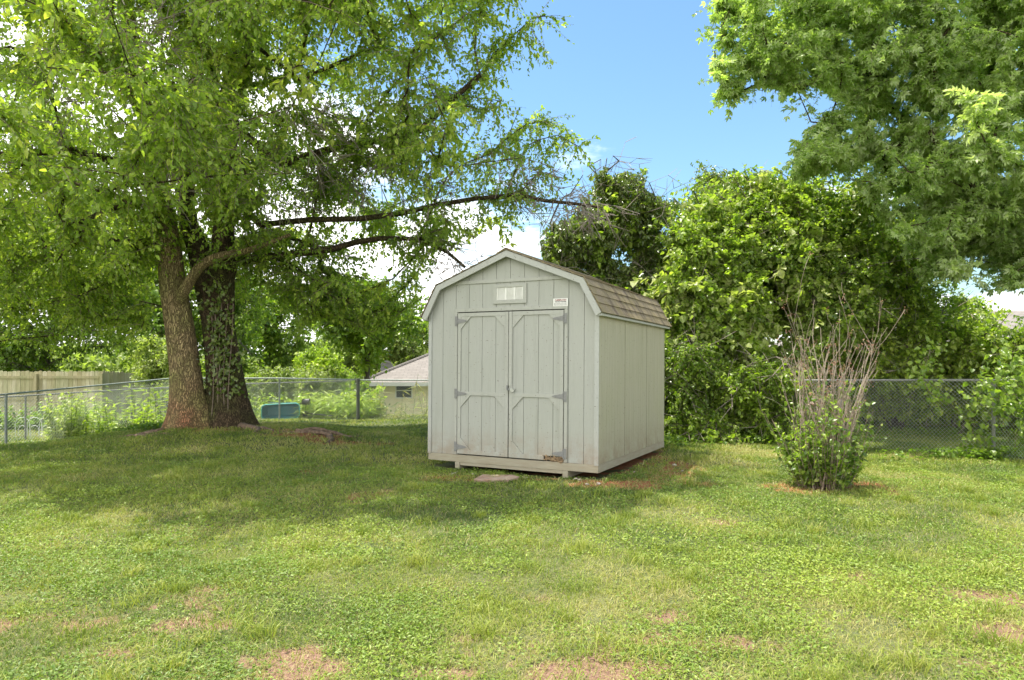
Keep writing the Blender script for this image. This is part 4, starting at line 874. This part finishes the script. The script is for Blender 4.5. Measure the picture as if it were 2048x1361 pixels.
pickets(l0_, c0_, -.85, -.8, 1.12, 1.1, -1)
e0_ = P3(300, 757, 27.5); pickets(c0_, e0_, -.8, -.9, 1.1, .92, -1)
wz = lambda px: P3(px, 742, 24.2)
for py_, nm in ((755, 'rail'), (798, 'rail'), (832, 'rail')):
    mb = MB()
    for pxa, pxb in ((-700, -61), (-52, 69), (81, 200)):
        A_ = P3(pxa, py_, 23.2+1.0*(pxa+700)/906); B_ = P3(pxb, py_, 23.2+1.0*(pxb+700)/906)
        y0_ = min(A_[1], B_[1])-.07; mb.poly([(A_[0]-wo_[0], A_[1]-.065-wo_[1], A_[2]-.045-wo_[2]), (B_[0]-wo_[0], B_[1]-.065-wo_[1], B_[2]-.045-wo_[2]), (B_[0]-wo_[0], B_[1]-.065-wo_[1], B_[2]+.045-wo_[2]), (A_[0]-wo_[0], A_[1]-.065-wo_[1], A_[2]+.045-wo_[2]),
             (A_[0]-wo_[0], A_[1]-.03-wo_[1], A_[2]-.045-wo_[2]), (B_[0]-wo_[0], B_[1]-.03-wo_[1], B_[2]-.045-wo_[2]), (B_[0]-wo_[0], B_[1]-.03-wo_[1], B_[2]+.045-wo_[2]), (A_[0]-wo_[0], A_[1]-.03-wo_[1], A_[2]+.045-wo_[2])],
             [(0, 1, 2, 3), (7, 6, 5, 4), (0, 4, 5, 1), (3, 2, 6, 7), (0, 3, 7, 4), (1, 5, 6, 2)])
    mb.build(nm, M['wood_fence'], wf)
for px in (-320, -190, -57, 75, 206):
    q = P3(px, 748, 23.2+1.0*(px+700)/906)-wo_; MB().box(q[0]-.05, q[0]+.05, q[1]-.13, q[1]-.035, -.3, q[2]).build('post', M['wood_fence'], wf)

# ------------------------------------------------------------------ house beyond the back fence
hx0, hy0 = P3(752, 765, 31)[0], 31.0
ho = tag(empty('house', (hx0, hy0, -1.95)), 'low pale yellow house with brown hip roof left of the shed', 'house')
ez = P3(725, 765, 30.4)[2]+1.95      # eave height over the base
MB().box(0, 12.5, 0, 8.5, -.6, ez-.02).build('wall', M['house_wall'], ho)
o_e = .62; rx0, rx1, ry0, ry1 = -o_e, 12.5+o_e, -o_e, 8.5+o_e; ins = 4.8; rh = 2.15
rm = MB().poly([(rx0, ry0, ez), (rx1, ry0, ez), (rx1, ry1, ez), (rx0, ry1, ez), (rx0+ins, (ry0+ry1)/2, ez+rh), (rx1-ins, (ry0+ry1)/2, ez+rh)], [(0, 1, 5, 4), (1, 2, 5), (2, 3, 4, 5), (3, 0, 4)])
rf = rm.build('roof', M['house_roof'], ho)
mb = MB().box(rx0, rx1, ry0-.02, ry0+.0, ez-.17, ez-.003); mb.box(rx0-.02, rx0-.001, ry0, ry1, ez-.17, ez-.003); mb.box(rx0+.001, rx1, ry0+.001, ry1, ez-.06, ez-.04); mb.build('fascia', M['house_trim'], ho)
for u0, u1 in ((0, 0),):
    mb = MB().tube([(rx0, ry0, ez+.02), (rx0+ins, (ry0+ry1)/2, ez+rh+.02)], .07, 6); mb.build('hip_cap', M['house_roof'], rf)
def roofpt(px, py, Y):
    q = P3(px, py, Y); return q-np.array([hx0, hy0, -1.95])
q = roofpt(843, 728, 33.2); MB().tube([(q[0], q[1], q[2]-.12), (q[0], q[1], q[2]+.28)], .05, 10).tube([(q[0], q[1], q[2]-.12), (q[0], q[1], q[2]-.02), (q[0], q[1], q[2]+.03)], [.28, .2, .07], 12).build('vent_pipe', M['house_trim'], rf)
q0 = P3(793, 768, 31)-np.array([hx0, hy0, -1.95]); q1 = P3(823, 795, 31)-np.array([hx0, hy0, -1.95])
wm = MB(); wm.box(q0[0]-.05, q1[0]+.05, -.05, -.001, q1[2]-.05, q1[2]); wm.box(q0[0]-.05, q1[0]+.05, -.05, -.001, q0[2], q0[2]+.05); wm.box(q0[0]-.05, q0[0], -.05, -.001, q1[2], q0[2]); wm.box(q1[0], q1[0]+.05, -.05, -.001, q1[2], q0[2]); wm.box(q0[0], q1[0], -.05, -.001, (q0[2]+q1[2])/2-.02, (q0[2]+q1[2])/2+.02)
wn = wm.build('window', M['house_trim'], ho); MB().box(q0[0], q1[0], -.02, -.002, q1[2], q0[2]).build('pane', M['glass'], wn)
dq = P3(774, 735, 35.5); ds = tag(empty('satellite_dish', tuple(dq)), 'small round grey dish peeking over the left hip of the house roof', 'dish')
pts = [(0, 0, 0)]; fs = []
for r_, dp in ((.14, -.02), (.27, -.07), (.34, -.12)):
    pts += [(r_*math.cos(t*math.pi/10), dp, r_*math.sin(t*math.pi/10)) for t in range(20)]
fs += [(0, 1+t, 1+(t+1) % 20) for t in range(20)]+[(1+k*20+t, 1+k*20+(t+1) % 20, 21+k*20+(t+1) % 20, 21+k*20+t) for k in range(2) for t in range(20)]
o = MB().poly(pts, fs).build('reflector', M['galv'], ds, smooth=True); sm_ = o.modifiers.new('s', 'SOLIDIFY'); sm_.thickness = .01
MB().tube([(0, .02, 0), (0, .15, -.3), (0, .15, -1.2)], .025, 8).build('mast', M['galv_old'], ds)
# house seen in slivers through the right thicket
h2 = tag(empty('house', (13.5, 27, -.5)), 'pinkish house glimpsed through gaps in the right hand thicket', 'house')
MB().box(0, 14, 0, 8, -.5, 2.55).build('wall', M['brick_wall'], h2)
MB().poly([(-.6, -.6, 2.55), (14.6, -.6, 2.55), (14.6, 8.6, 2.55), (-.6, 8.6, 2.55), (3, 4, 4.2), (11, 4, 4.2)], [(0, 1, 5, 4), (1, 2, 5), (2, 3, 4, 5), (3, 0, 4), (3, 2, 1, 0)]).build('roof', M['house_roof'], h2)

# ------------------------------------------------------------------ tipped garden cart
q = P3(561, 829, 20.25); gz = Hs(q[0], q[1]+.2)
ct = tag(empty('garden_cart', (q[0], q[1], gz)), 'teal plastic garden cart lying on its side behind the back fence', 'cart')
def rrect(w_, h_, r, n=6, cx=0, cz=0, sh=0):
    o = []
    for ax, az, a0 in ((w_/2-r, h_/2-r, 0), (-w_/2+r, h_/2-r, 90), (-w_/2+r, -h_/2+r, 180), (w_/2-r, -h_/2+r, 270)):
        for k in range(n+1): t = math.radians(a0+90*k/n); o.append((cx+ax+r*math.cos(t), cz+az+r*math.sin(t)))
    return o
hh = .44; lay = [(1.13, hh, 0.0, .13), (1.10, hh-.03, .02, .12), (.98, hh-.12, .22, .10), (.94, hh-.16, .26, .08)]
mb = MB(); rings = []
for w_, h_, yy, r in lay: rings.append([(x_, yy, z_+hh/2+.0+.05*x_) for x_, z_ in rrect(w_, h_, r)])
n = len(rings[0]); pts = [p for r_ in rings for p in r_]
mb.poly(pts, [(k*n+i, k*n+(i+1) % n, (k+1)*n+(i+1) % n, (k+1)*n+i) for k in range(3) for i in range(n)]+[tuple(range(3*n, 4*n))])
for k in range(7): zc = .10+k*.055; mb.box(-.40, .40, .247, .262, zc+.02, zc+.038)
tub = mb.build('tub', M['teal'], ct); so_ = tub.modifiers.new('s', 'SOLIDIFY'); so_.thickness = .008
MB().tube(rings[0]+[rings[0][0]], .016, 8, cap=False).build('rim', M['teal_rim'], tub, smooth=True)
mb = MB().tube([(.45, .25, .42), (.72, .2, .50), (.78, .2, .42)], .022, 8).tube([(.45, .25, .1), (.68, .2, .10), (.70, .2, .42)], .018, 8); mb.build('frame', M['black'], ct)
mb = MB().tube([(.62, .12, .5), (.82, .12, .5)], .09, 16); mb.build('wheel', M['black'], ct); mb = MB().tube([(.60, .3, .10), (.74, .3, .10)], .10, 16); mb.build('wheel', M['black'], ct)
MB().tube([(.6, .1, .18), (1.0, 0, .14), (1.55, -.1, .10)], .014, 8).tube([(1.55, -.18, .1), (1.55, -.02, .1)], .016, 8).build('handle', M['black'], ct)

# white wire edging arches beyond the left fence
ge = tag(empty('garden_edging', (P3(100, 870, 18)[0], 18, 0)), 'row of white wire arches edging the flower bed by the wooden fence', 'edging'); go = np.array(ge.location)
for k in range(7):
    q = P3(45+k*24, 870, 18); gz = Hs(q[0], q[1]); mb = MB()
    for r_ in (.19, .11): mb.tube([(q[0]-go[0]-r_, 0, gz-.05)]+[(q[0]-go[0]-r_*math.cos(t*math.pi/10), 0, gz+.32*(r_/.19)+r_*math.sin(t*math.pi/10)) for t in range(11)]+[(q[0]-go[0]+r_, 0, gz-.05)], .007, 5)
    mb.build('arch', M['white_wire'], ge)

# ------------------------------------------------------------------ crape myrtle
cmx, cmy = 3.72, 8.15; cz_ = Hs(cmx, cmy)
cmt = tag(empty('crape_myrtle', (cmx, cmy, cz_)), 'half dead bush of bare tan stems over fresh green leaves on the right lawn', 'bush')
r2 = np.random.default_rng(5)
A = []; B = []; RA = []; RB = []; SP = []
def stem(p, d, L, r, depth):
    n = max(3, int(L/.13)); q = np.array(p, float); d = np.array(d, float); bend = r2.normal(0, .07, 3)*np.array([1, 1, .4])
    for k in range(n):
        d2 = d+bend*.4+r2.normal(0, .12, 3); d2[2] += .02; d2 /= np.linalg.norm(d2); hm = math.hypot(d2[0], d2[1]); mxh = .30 if depth == 2 else .5; d2[:2] *= min(1, mxh/max(hm, 1e-6)); d2 /= np.linalg.norm(d2); b_ = q+d2*L/n; ra = r*(1-.8*k/n); A.append(q); B.append(b_); RA.append(ra); RB.append(r*(1-.8*(k+1)/n)); q = b_; d = d2
        if depth > 0 and k > n*.4 and r2.random() < (.42 if depth == 2 else .6):
            dd = d+r2.normal(0, .42, 3); dd[2] = abs(dd[2])*1.0+.25; dd /= np.linalg.norm(dd); stem(q, dd, L*(.16+.22*r2.random()), ra*.6, depth-1)
    SP.append(q)
for k in range(74):
    an = r2.uniform(0, 2*math.pi); t_ = r2.random()*.24; L = .9+.9*r2.random()**1.3
    if k in (3, 9, 17): L = 2.2; t_ *= .5
    stem((.26*math.cos(an)*r2.random(), .22*math.sin(an)*r2.random(), -.03), (math.sin(t_)*math.cos(an), math.sin(t_)*math.sin(an), math.cos(t_)), L, .0085+.005*r2.random(), 2)

tubes_np('stems', np.array(A), np.array(B), np.maximum(RA, .0028), np.maximum(RB, .0022), M['straw'], cmt, 5)
S0 = np.array(SP); S0 = S0[r2.random(len(S0)) < .34]; V0 = (S0[:, None]+r2.normal(0, .022, (len(S0), 9, 3))).reshape(-1, 3)
leaves('seed_heads', V0, unit(r2.normal(0, 1, V0.shape)), unit(r2.normal(0, 1, V0.shape)), np.full(len(V0), .018), .9, M['seed'], cmt, shape='quad')
AA = []; BB = []; LP = []; LD = []
for k in range(400):
    an = r2.uniform(0, 2*math.pi); t_ = r2.random()**.8*.62; L = (.30+.62*r2.random()**1.2)*(.85+.3*math.sin(an*3+1)); d = np.array([math.sin(t_)*math.cos(an), math.sin(t_)*math.sin(an), math.cos(t_)]); p = np.array([.30*math.cos(an)*r2.random(), .28*math.sin(an)*r2.random(), 0.0])
    m1 = p+d*L*.5; e = m1+(d+np.array([0, 0, .35]))*L*.45; AA += [p, m1]; BB += [m1, e]
    for j in range(15):
        u = .15+.85*r2.random(); LP.append(p*(1-u)**2+2*u*(1-u)*m1+u*u*e); LD.append(r2.normal(0, .7, 3)+d*.3+np.array([0, -.05, .1]))
for k in r2.choice(len(A), 420):
    if A[k][2] < 1.25: LP.append(A[k]+r2.normal(0, .02, 3)); LD.append(r2.normal(0, .7, 3)+np.array([0, 0, .3]))
tubes_np('shoots', np.array(AA), np.array(BB), np.full(len(AA), .004), np.full(len(AA), .0025), M['twig'], cmt)
LP = np.array(LP)
leaves('leaves', LP, unit(np.array(LD)), unit(r2.normal(0, .5, LP.shape)+np.array([0, -.2, 1])), .045+.035*r2.random(len(LP)), .66, M['leaf_vine'], cmt, np.clip(.30+r2.normal(0, .28, len(LP)), 0, 1))

# ------------------------------------------------------------------ vines on the fences, weeds, ivy ground cover
def vine(label, curves, ll, n_leaf, mat, spread=.12, vb=.3):
    base = curves[0][0]; t = tag(empty('vine', tuple(base)), label, 'vine'); AA = []; BB = []; LP = []
    for cv_ in curves:
        c_ = [np.array(q)-np.array(base) for q in cv_]; t_ = np.linspace(0, len(c_)-1.001, len(c_)*6); pp = np.array([c_[int(u)]*(1-u+int(u))+c_[int(u)+1]*(u-int(u)) for u in t_])+rng.normal(0, .02, (len(t_), 3)); AA.append(pp[:-1]); BB.append(pp[1:])
        k = rng.integers(0, len(pp), n_leaf); LP.append(pp[k]+rng.normal(0, spread, (n_leaf, 3)))
    for a_, b_ in zip(AA, BB): tubes_np('stem', a_, b_, np.full(len(a_), .004), np.full(len(a_), .003), M['twig'], t)
    LP = np.concatenate(LP); ld = unit(rng.normal(0, .6, LP.shape)+np.array([0, -.4, -.35]))
    leaves('leaves', LP, ld, unit(rng.normal(0, .5, LP.shape)+np.array([0, -.5, 1])), ll*(.6+.7*rng.random(len(LP))), .85, mat, t, np.clip(vb+rng.normal(0, .2, len(LP)), 0, 1))
V = lambda px, py, Y: P3(px, py, Y)
vine('broad leaved vine sprawling over the chain link right of the far right post', [[V(2030, 900, 10.3), V(2040, 830, 10.2), V(2020, 770, 10.2), V(1980, 740, 10.2)], [V(2060, 880, 10), V(2050, 800, 10), V(2048, 730, 10), V(2010, 700, 10.1)], [V(2080, 850, 9.8), V(2030, 790, 9.9), V(1990, 800, 10.2), V(1960, 760, 10.3)], [V(2100, 860, 9.6), V(2090, 760, 9.7), V(2040, 720, 9.9)]], .085, 190, M['leaf_vine'], .15, .4)
vine('sparse vine with pale heart leaves hanging on the mesh left of the far right post', [[V(1985, 905, 10.5), V(1950, 850, 10.6), V(1900, 810, 10.8), V(1850, 770, 11)], [V(1870, 800, 10.9), V(1840, 750, 11), V(1862, 700, 11)], [V(1960, 900, 10.5), V(1940, 830, 10.6), V(1960, 780, 10.5)], [V(1830, 770, 11.1), V(1850, 720, 11.1), V(1878, 690, 11.1)]], .085, 55, M['leaf_vine'], .09, .5)
def stalks(name, label, n, region, hgt, ll, mat, wid=.18, cat=None, per=11, kind='stuff', droop=.5):
    px0, px1, y0, y1 = region; Y = rng.uniform(y0, y1, n); X = (rng.uniform(px0, px1, n)-1024)/F*Y; Z = H(X, Y); h = hgt*(.3+.9*rng.random(n)**1.3)
    A_ = np.stack([X, Y, Z-.02], 1); B_ = A_+np.stack([rng.normal(0, .10, n)*h, rng.normal(0, .1, n)*h, h], 1)
    o = empty(name); tag(o, label, kind=kind) if kind == 'stuff' else tag(o, label, cat)
    tubes_np('stems', A_, B_, np.full(n, .006), np.full(n, .003), M['grass'], o)
    u = np.tile((np.arange(per)+.5)/per, n)[:, None]; Q = np.repeat(A_, per, 0)*(1-u)+np.repeat(B_, per, 0)*u; d = rng.normal(0, 1, Q.shape); d[:, 2] = .35-droop*u[:, 0]+rng.normal(0, .2, len(Q)); d = unit(d)
    leaves('leaves', Q, d, unit(rng.normal(0, .3, Q.shape)+np.array([0, 0, 1.])), ll*(.6+.7*rng.random(len(Q))), wid, mat, o, np.clip(.55+rng.normal(0, .25, len(Q)), 0, 1)); return o
stalks('tall_weeds', 'tall bright weeds crowding between the two left fences', 130, (120, 345, 15.9, 19.0), 1.05, .19, M['leaf_yellow'], .3)
stalks('broadleaf_weeds', 'pale leafy weeds against the wooden fence', 120, (95, 175, 15.9, 17.2), 1.0, .12, M['leaf_pale'], .6)
stalks('tall_grass', 'coarse tall grass growing along the back fence', 200, (600, 745, 20.3, 21.4), .75, .40, M['leaf_yellow'], .09)
stalks('tall_grass', 'dark stemmed tall grass in front of the pale yellow house', 18, (740, 870, 20.2, 21.2), 1.15, .38, M['grass'], .07, droop=.9)
stalks('tall_weeds', 'leafy weeds around the teal cart', 130, (480, 640, 20.7, 22), .7, .12, M['leaf_vine'], .5)
stalks('bed_plants', 'low dark plants in the bed below the wooden fence', 330, (-60, 200, 19.5, 21.5), .7, .14, M['leaf_shade'], .6)
def cover(name, label, pts, n, ll, mat, hz=.14):
    V_ = []
    for (a_, b_, rx, ry, wt) in pts:
        k = int(n*wt); V_.append(np.stack([a_+rng.normal(0, rx, k), b_+rng.normal(0, ry, k)], 1))
    V_ = np.concatenate(V_); z_ = H(V_[:, 0], V_[:, 1])+rng.random(len(V_))*hz; Q = np.stack([V_[:, 0], V_[:, 1], z_], 1); d = rng.normal(0, 1, Q.shape); d[:, 2] *= .35
    o = leaves(name, Q, unit(d), unit(rng.normal(0, .4, Q.shape)+np.array([0, 0, 1.])), ll*(.6+.7*rng.random(len(Q))), .75, mat, None, np.clip(.4+rng.normal(0, .22, len(Q)), 0, 1)); tag(o, label, kind='stuff'); return o
def gl(px, py, Y): q = P3(px, py, Y); return q[0], q[1]
cover('ivy_ground_cover', 'dark ivy and leaf litter creeping along the foot of the left fence', [(*gl(120, 880, 14.8), .55, .25, .22), (*gl(200, 870, 15), .6, .3, .25), (*gl(270, 865, 14.8), .5, .35, .25), (*gl(330, 862, 14.2), .4, .3, .15), (*gl(90, 885, 14.6), .4, .2, .13)], 9000, .06, M['leaf_shade'], .16)
cover('leaf_litter', 'low plants and litter under the edge of the thicket', [(3.6, 12.9, 1.3, .25, .35), (5.2, 13.2, .7, .25, .2), (8, 14.7, 2, .3, .25), (7.2, 10.45, .8, .10, .1), (2.3, 11.9, .5, .3, .1)], 9000, .06, M['leaf_shade'], .18)

# ------------------------------------------------------------------ lawn grass and lawn weeds
def scatter(n, y0, y1, marg=1.25, power=1.0):
    y_ = y0+(y1-y0)*rng.random(n*2)**power; half = 1024/F*y_*marg+.6; x_ = rng.uniform(-1, 1, n*2)*half
    acc = rng.random(n*2) < half/(1024/F*y1*marg+.6); return x_[acc][:n], y_[acc][:n]
inv = np.array(shed.matrix_world.inverted())
def keep(x_, y_, m_):
    lx = inv[0, 0]*x_+inv[0, 1]*y_+inv[0, 3]; ly = inv[1, 0]*x_+inv[1, 1]*y_+inv[1, 3]
    return ~((lx > -.05) & (lx < W+.05) & (ly > -.02) & (ly < D+.05)) & (rng.random(len(x_)) > m_*.88)
def gz_(x_, y_):
    nr = np.exp(-((y_-7)/9)**4); return H(x_, y_)+nr*.035*(fbm(x_, y_, .7, 1, 3)-.5)
GV = []; GQ = []; GT = []; GA = []; base_i = 0
def blades(x_, y_, h_, w_, lean, v_):
    global base_i
    n = len(x_); z_ = gz_(x_, y_)-.006; an = rng.uniform(0, 2*math.pi, n); ln = lean*(.3+rng.random(n)); d = np.stack([np.cos(an), np.sin(an)], 1); a2 = rng.uniform(0, 2*math.pi, n); s = np.stack([np.cos(a2), np.sin(a2)], 1)*w_[:, None]*.5
    P = np.stack([x_, y_, z_], 1); V_ = np.zeros((n, 5, 3)); V_[:, 0] = P; V_[:, 1] = P; V_[:, 0, :2] -= s; V_[:, 1, :2] += s
    mid = P.copy(); mid[:, :2] += d*(ln*h_*.35)[:, None]; mid[:, 2] += h_*.62; V_[:, 2] = mid; V_[:, 3] = mid; V_[:, 2, :2] += s*.75; V_[:, 3, :2] -= s*.75
    tip = P.copy(); tip[:, :2] += d*(ln*h_)[:, None]; tip[:, 2] += h_*np.clip(1-ln*.22, .5, 1); V_[:, 4] = tip
    b_ = base_i+np.arange(n)[:, None]*5; GV.append(V_.reshape(-1, 3)); GQ.append(b_+np.array([[0, 1, 2, 3]])); GT.append(b_+np.array([[3, 2, 4]])); GA.append(v_); base_i += 5*n
for n, y0, y1, hs, ws in ((150000, 2.6, 5.5, .036, .0045), (170000, 5.5, 9.5, .045, .0065), (170000, 9.5, 15, .058, .010), (80000, 15, 22, .06, .016)):
    x_, y_ = scatter(n, y0, y1); m_ = soil(x_, y_); k = keep(x_, y_, m_*.9); x_, y_, m_ = x_[k], y_[k], m_[k]
    pn = fbm(x_, y_, 1.1, 60, 3); v_ = np.clip(.36+1.5*(pn-.5)+.5*(fbm(x_, y_, .3, 62, 2)-.5)+rng.normal(0, .15, len(x_)), 0, .78); dry = rng.random(len(x_)) < .07+.5*m_; v_[dry] = .78+.22*rng.random(dry.sum())
    blades(x_, y_, hs*(.5+.9*rng.random(len(x_)))*(.7+.6*fbm(x_, y_, .5, 66, 2)), ws*(.6+.7*rng.random(len(x_))), 1.5, v_)
for n, y0, y1, ws in ((90000, 2.6, 5.5, .0035), (60000, 5.5, 10, .006)):
    x_, y_ = scatter(n, y0, y1); m_ = soil(x_, y_); k = keep(x_, y_, m_*.5); x_, y_ = x_[k], y_[k]
    blades(x_, y_, .016*(.5+rng.random(len(x_))), np.full(len(x_), ws), 3.2, .80+.2*rng.random(len(x_)))
# taller tufts
for k in range(230):
    y_ = 3.2+8*rng.random()**1.3; x_ = rng.uniform(-.9, .9)*y_*.85; n = 55
    if soil(np.array([x_]), np.array([y_]))[0] > .5 or not keep(np.array([x_]), np.array([y_]), np.zeros(1))[0]: continue
    n = 85; rr = .035+.07*rng.random(); hh_ = .065+.07*rng.random(); blades(x_+rng.normal(0, rr, n), y_+rng.normal(0, rr, n), hh_*(.5+.6*rng.random(n)), np.full(n, .0045+.0004*y_), 1.1, np.clip(.3+.25*rng.random()+rng.normal(0, .1, n), 0, .75))
V_ = np.concatenate(GV); Q_ = np.concatenate(GQ); T_ = np.concatenate(GT); A_ = np.concatenate(GA)
o = mesh_np('grass', V_, [Q_, T_], M['grass'], None, {'v': np.concatenate([A_, A_])}); tag(o, 'patchy mown lawn grass', kind='stuff')
WP = []; WL = []; WV = []
for n, y0, y1, ll in ((140000, 2.6, 5.5, .024), (120000, 5.5, 9.5, .028), (40000, 9.5, 14, .034)):
    x_, y_ = scatter(n, y0, y1); m_ = soil(x_, y_); dn = fbm(x_, y_, .55, 70, 3); k = keep(x_, y_, m_) & (dn > .40+.25*rng.random(len(x_))-.10); x_, y_, m_, dn = x_[k], y_[k], m_[k], dn[k]
    hump = np.clip(dn-.42, 0, .3)*.14
    WP.append(np.stack([x_, y_, gz_(x_, y_)+.004+hump*rng.random(len(x_))+.014*rng.random(len(x_))], 1)); WL.append(ll*(.5+.8*rng.random(len(x_)))); WV.append(np.clip(.40+1.1*(fbm(x_, y_, .9, 75, 3)-.5)+rng.normal(0, .17, len(x_)), 0, 1))
WP = np.concatenate(WP); d = rng.normal(0, 1, WP.shape); d[:, 2] = .25+rng.normal(0, .25, len(WP))
o = leaves('lawn_weeds', WP, unit(d), unit(rng.normal(0, .35, WP.shape)+np.array([0, 0, 1.])), np.concatenate(WL), .5, M['weed'], None, np.concatenate(WV), 'quad'); tag(o, 'low creeping weeds and clover through the lawn', kind='stuff')
# neighbour lawns beyond the fences
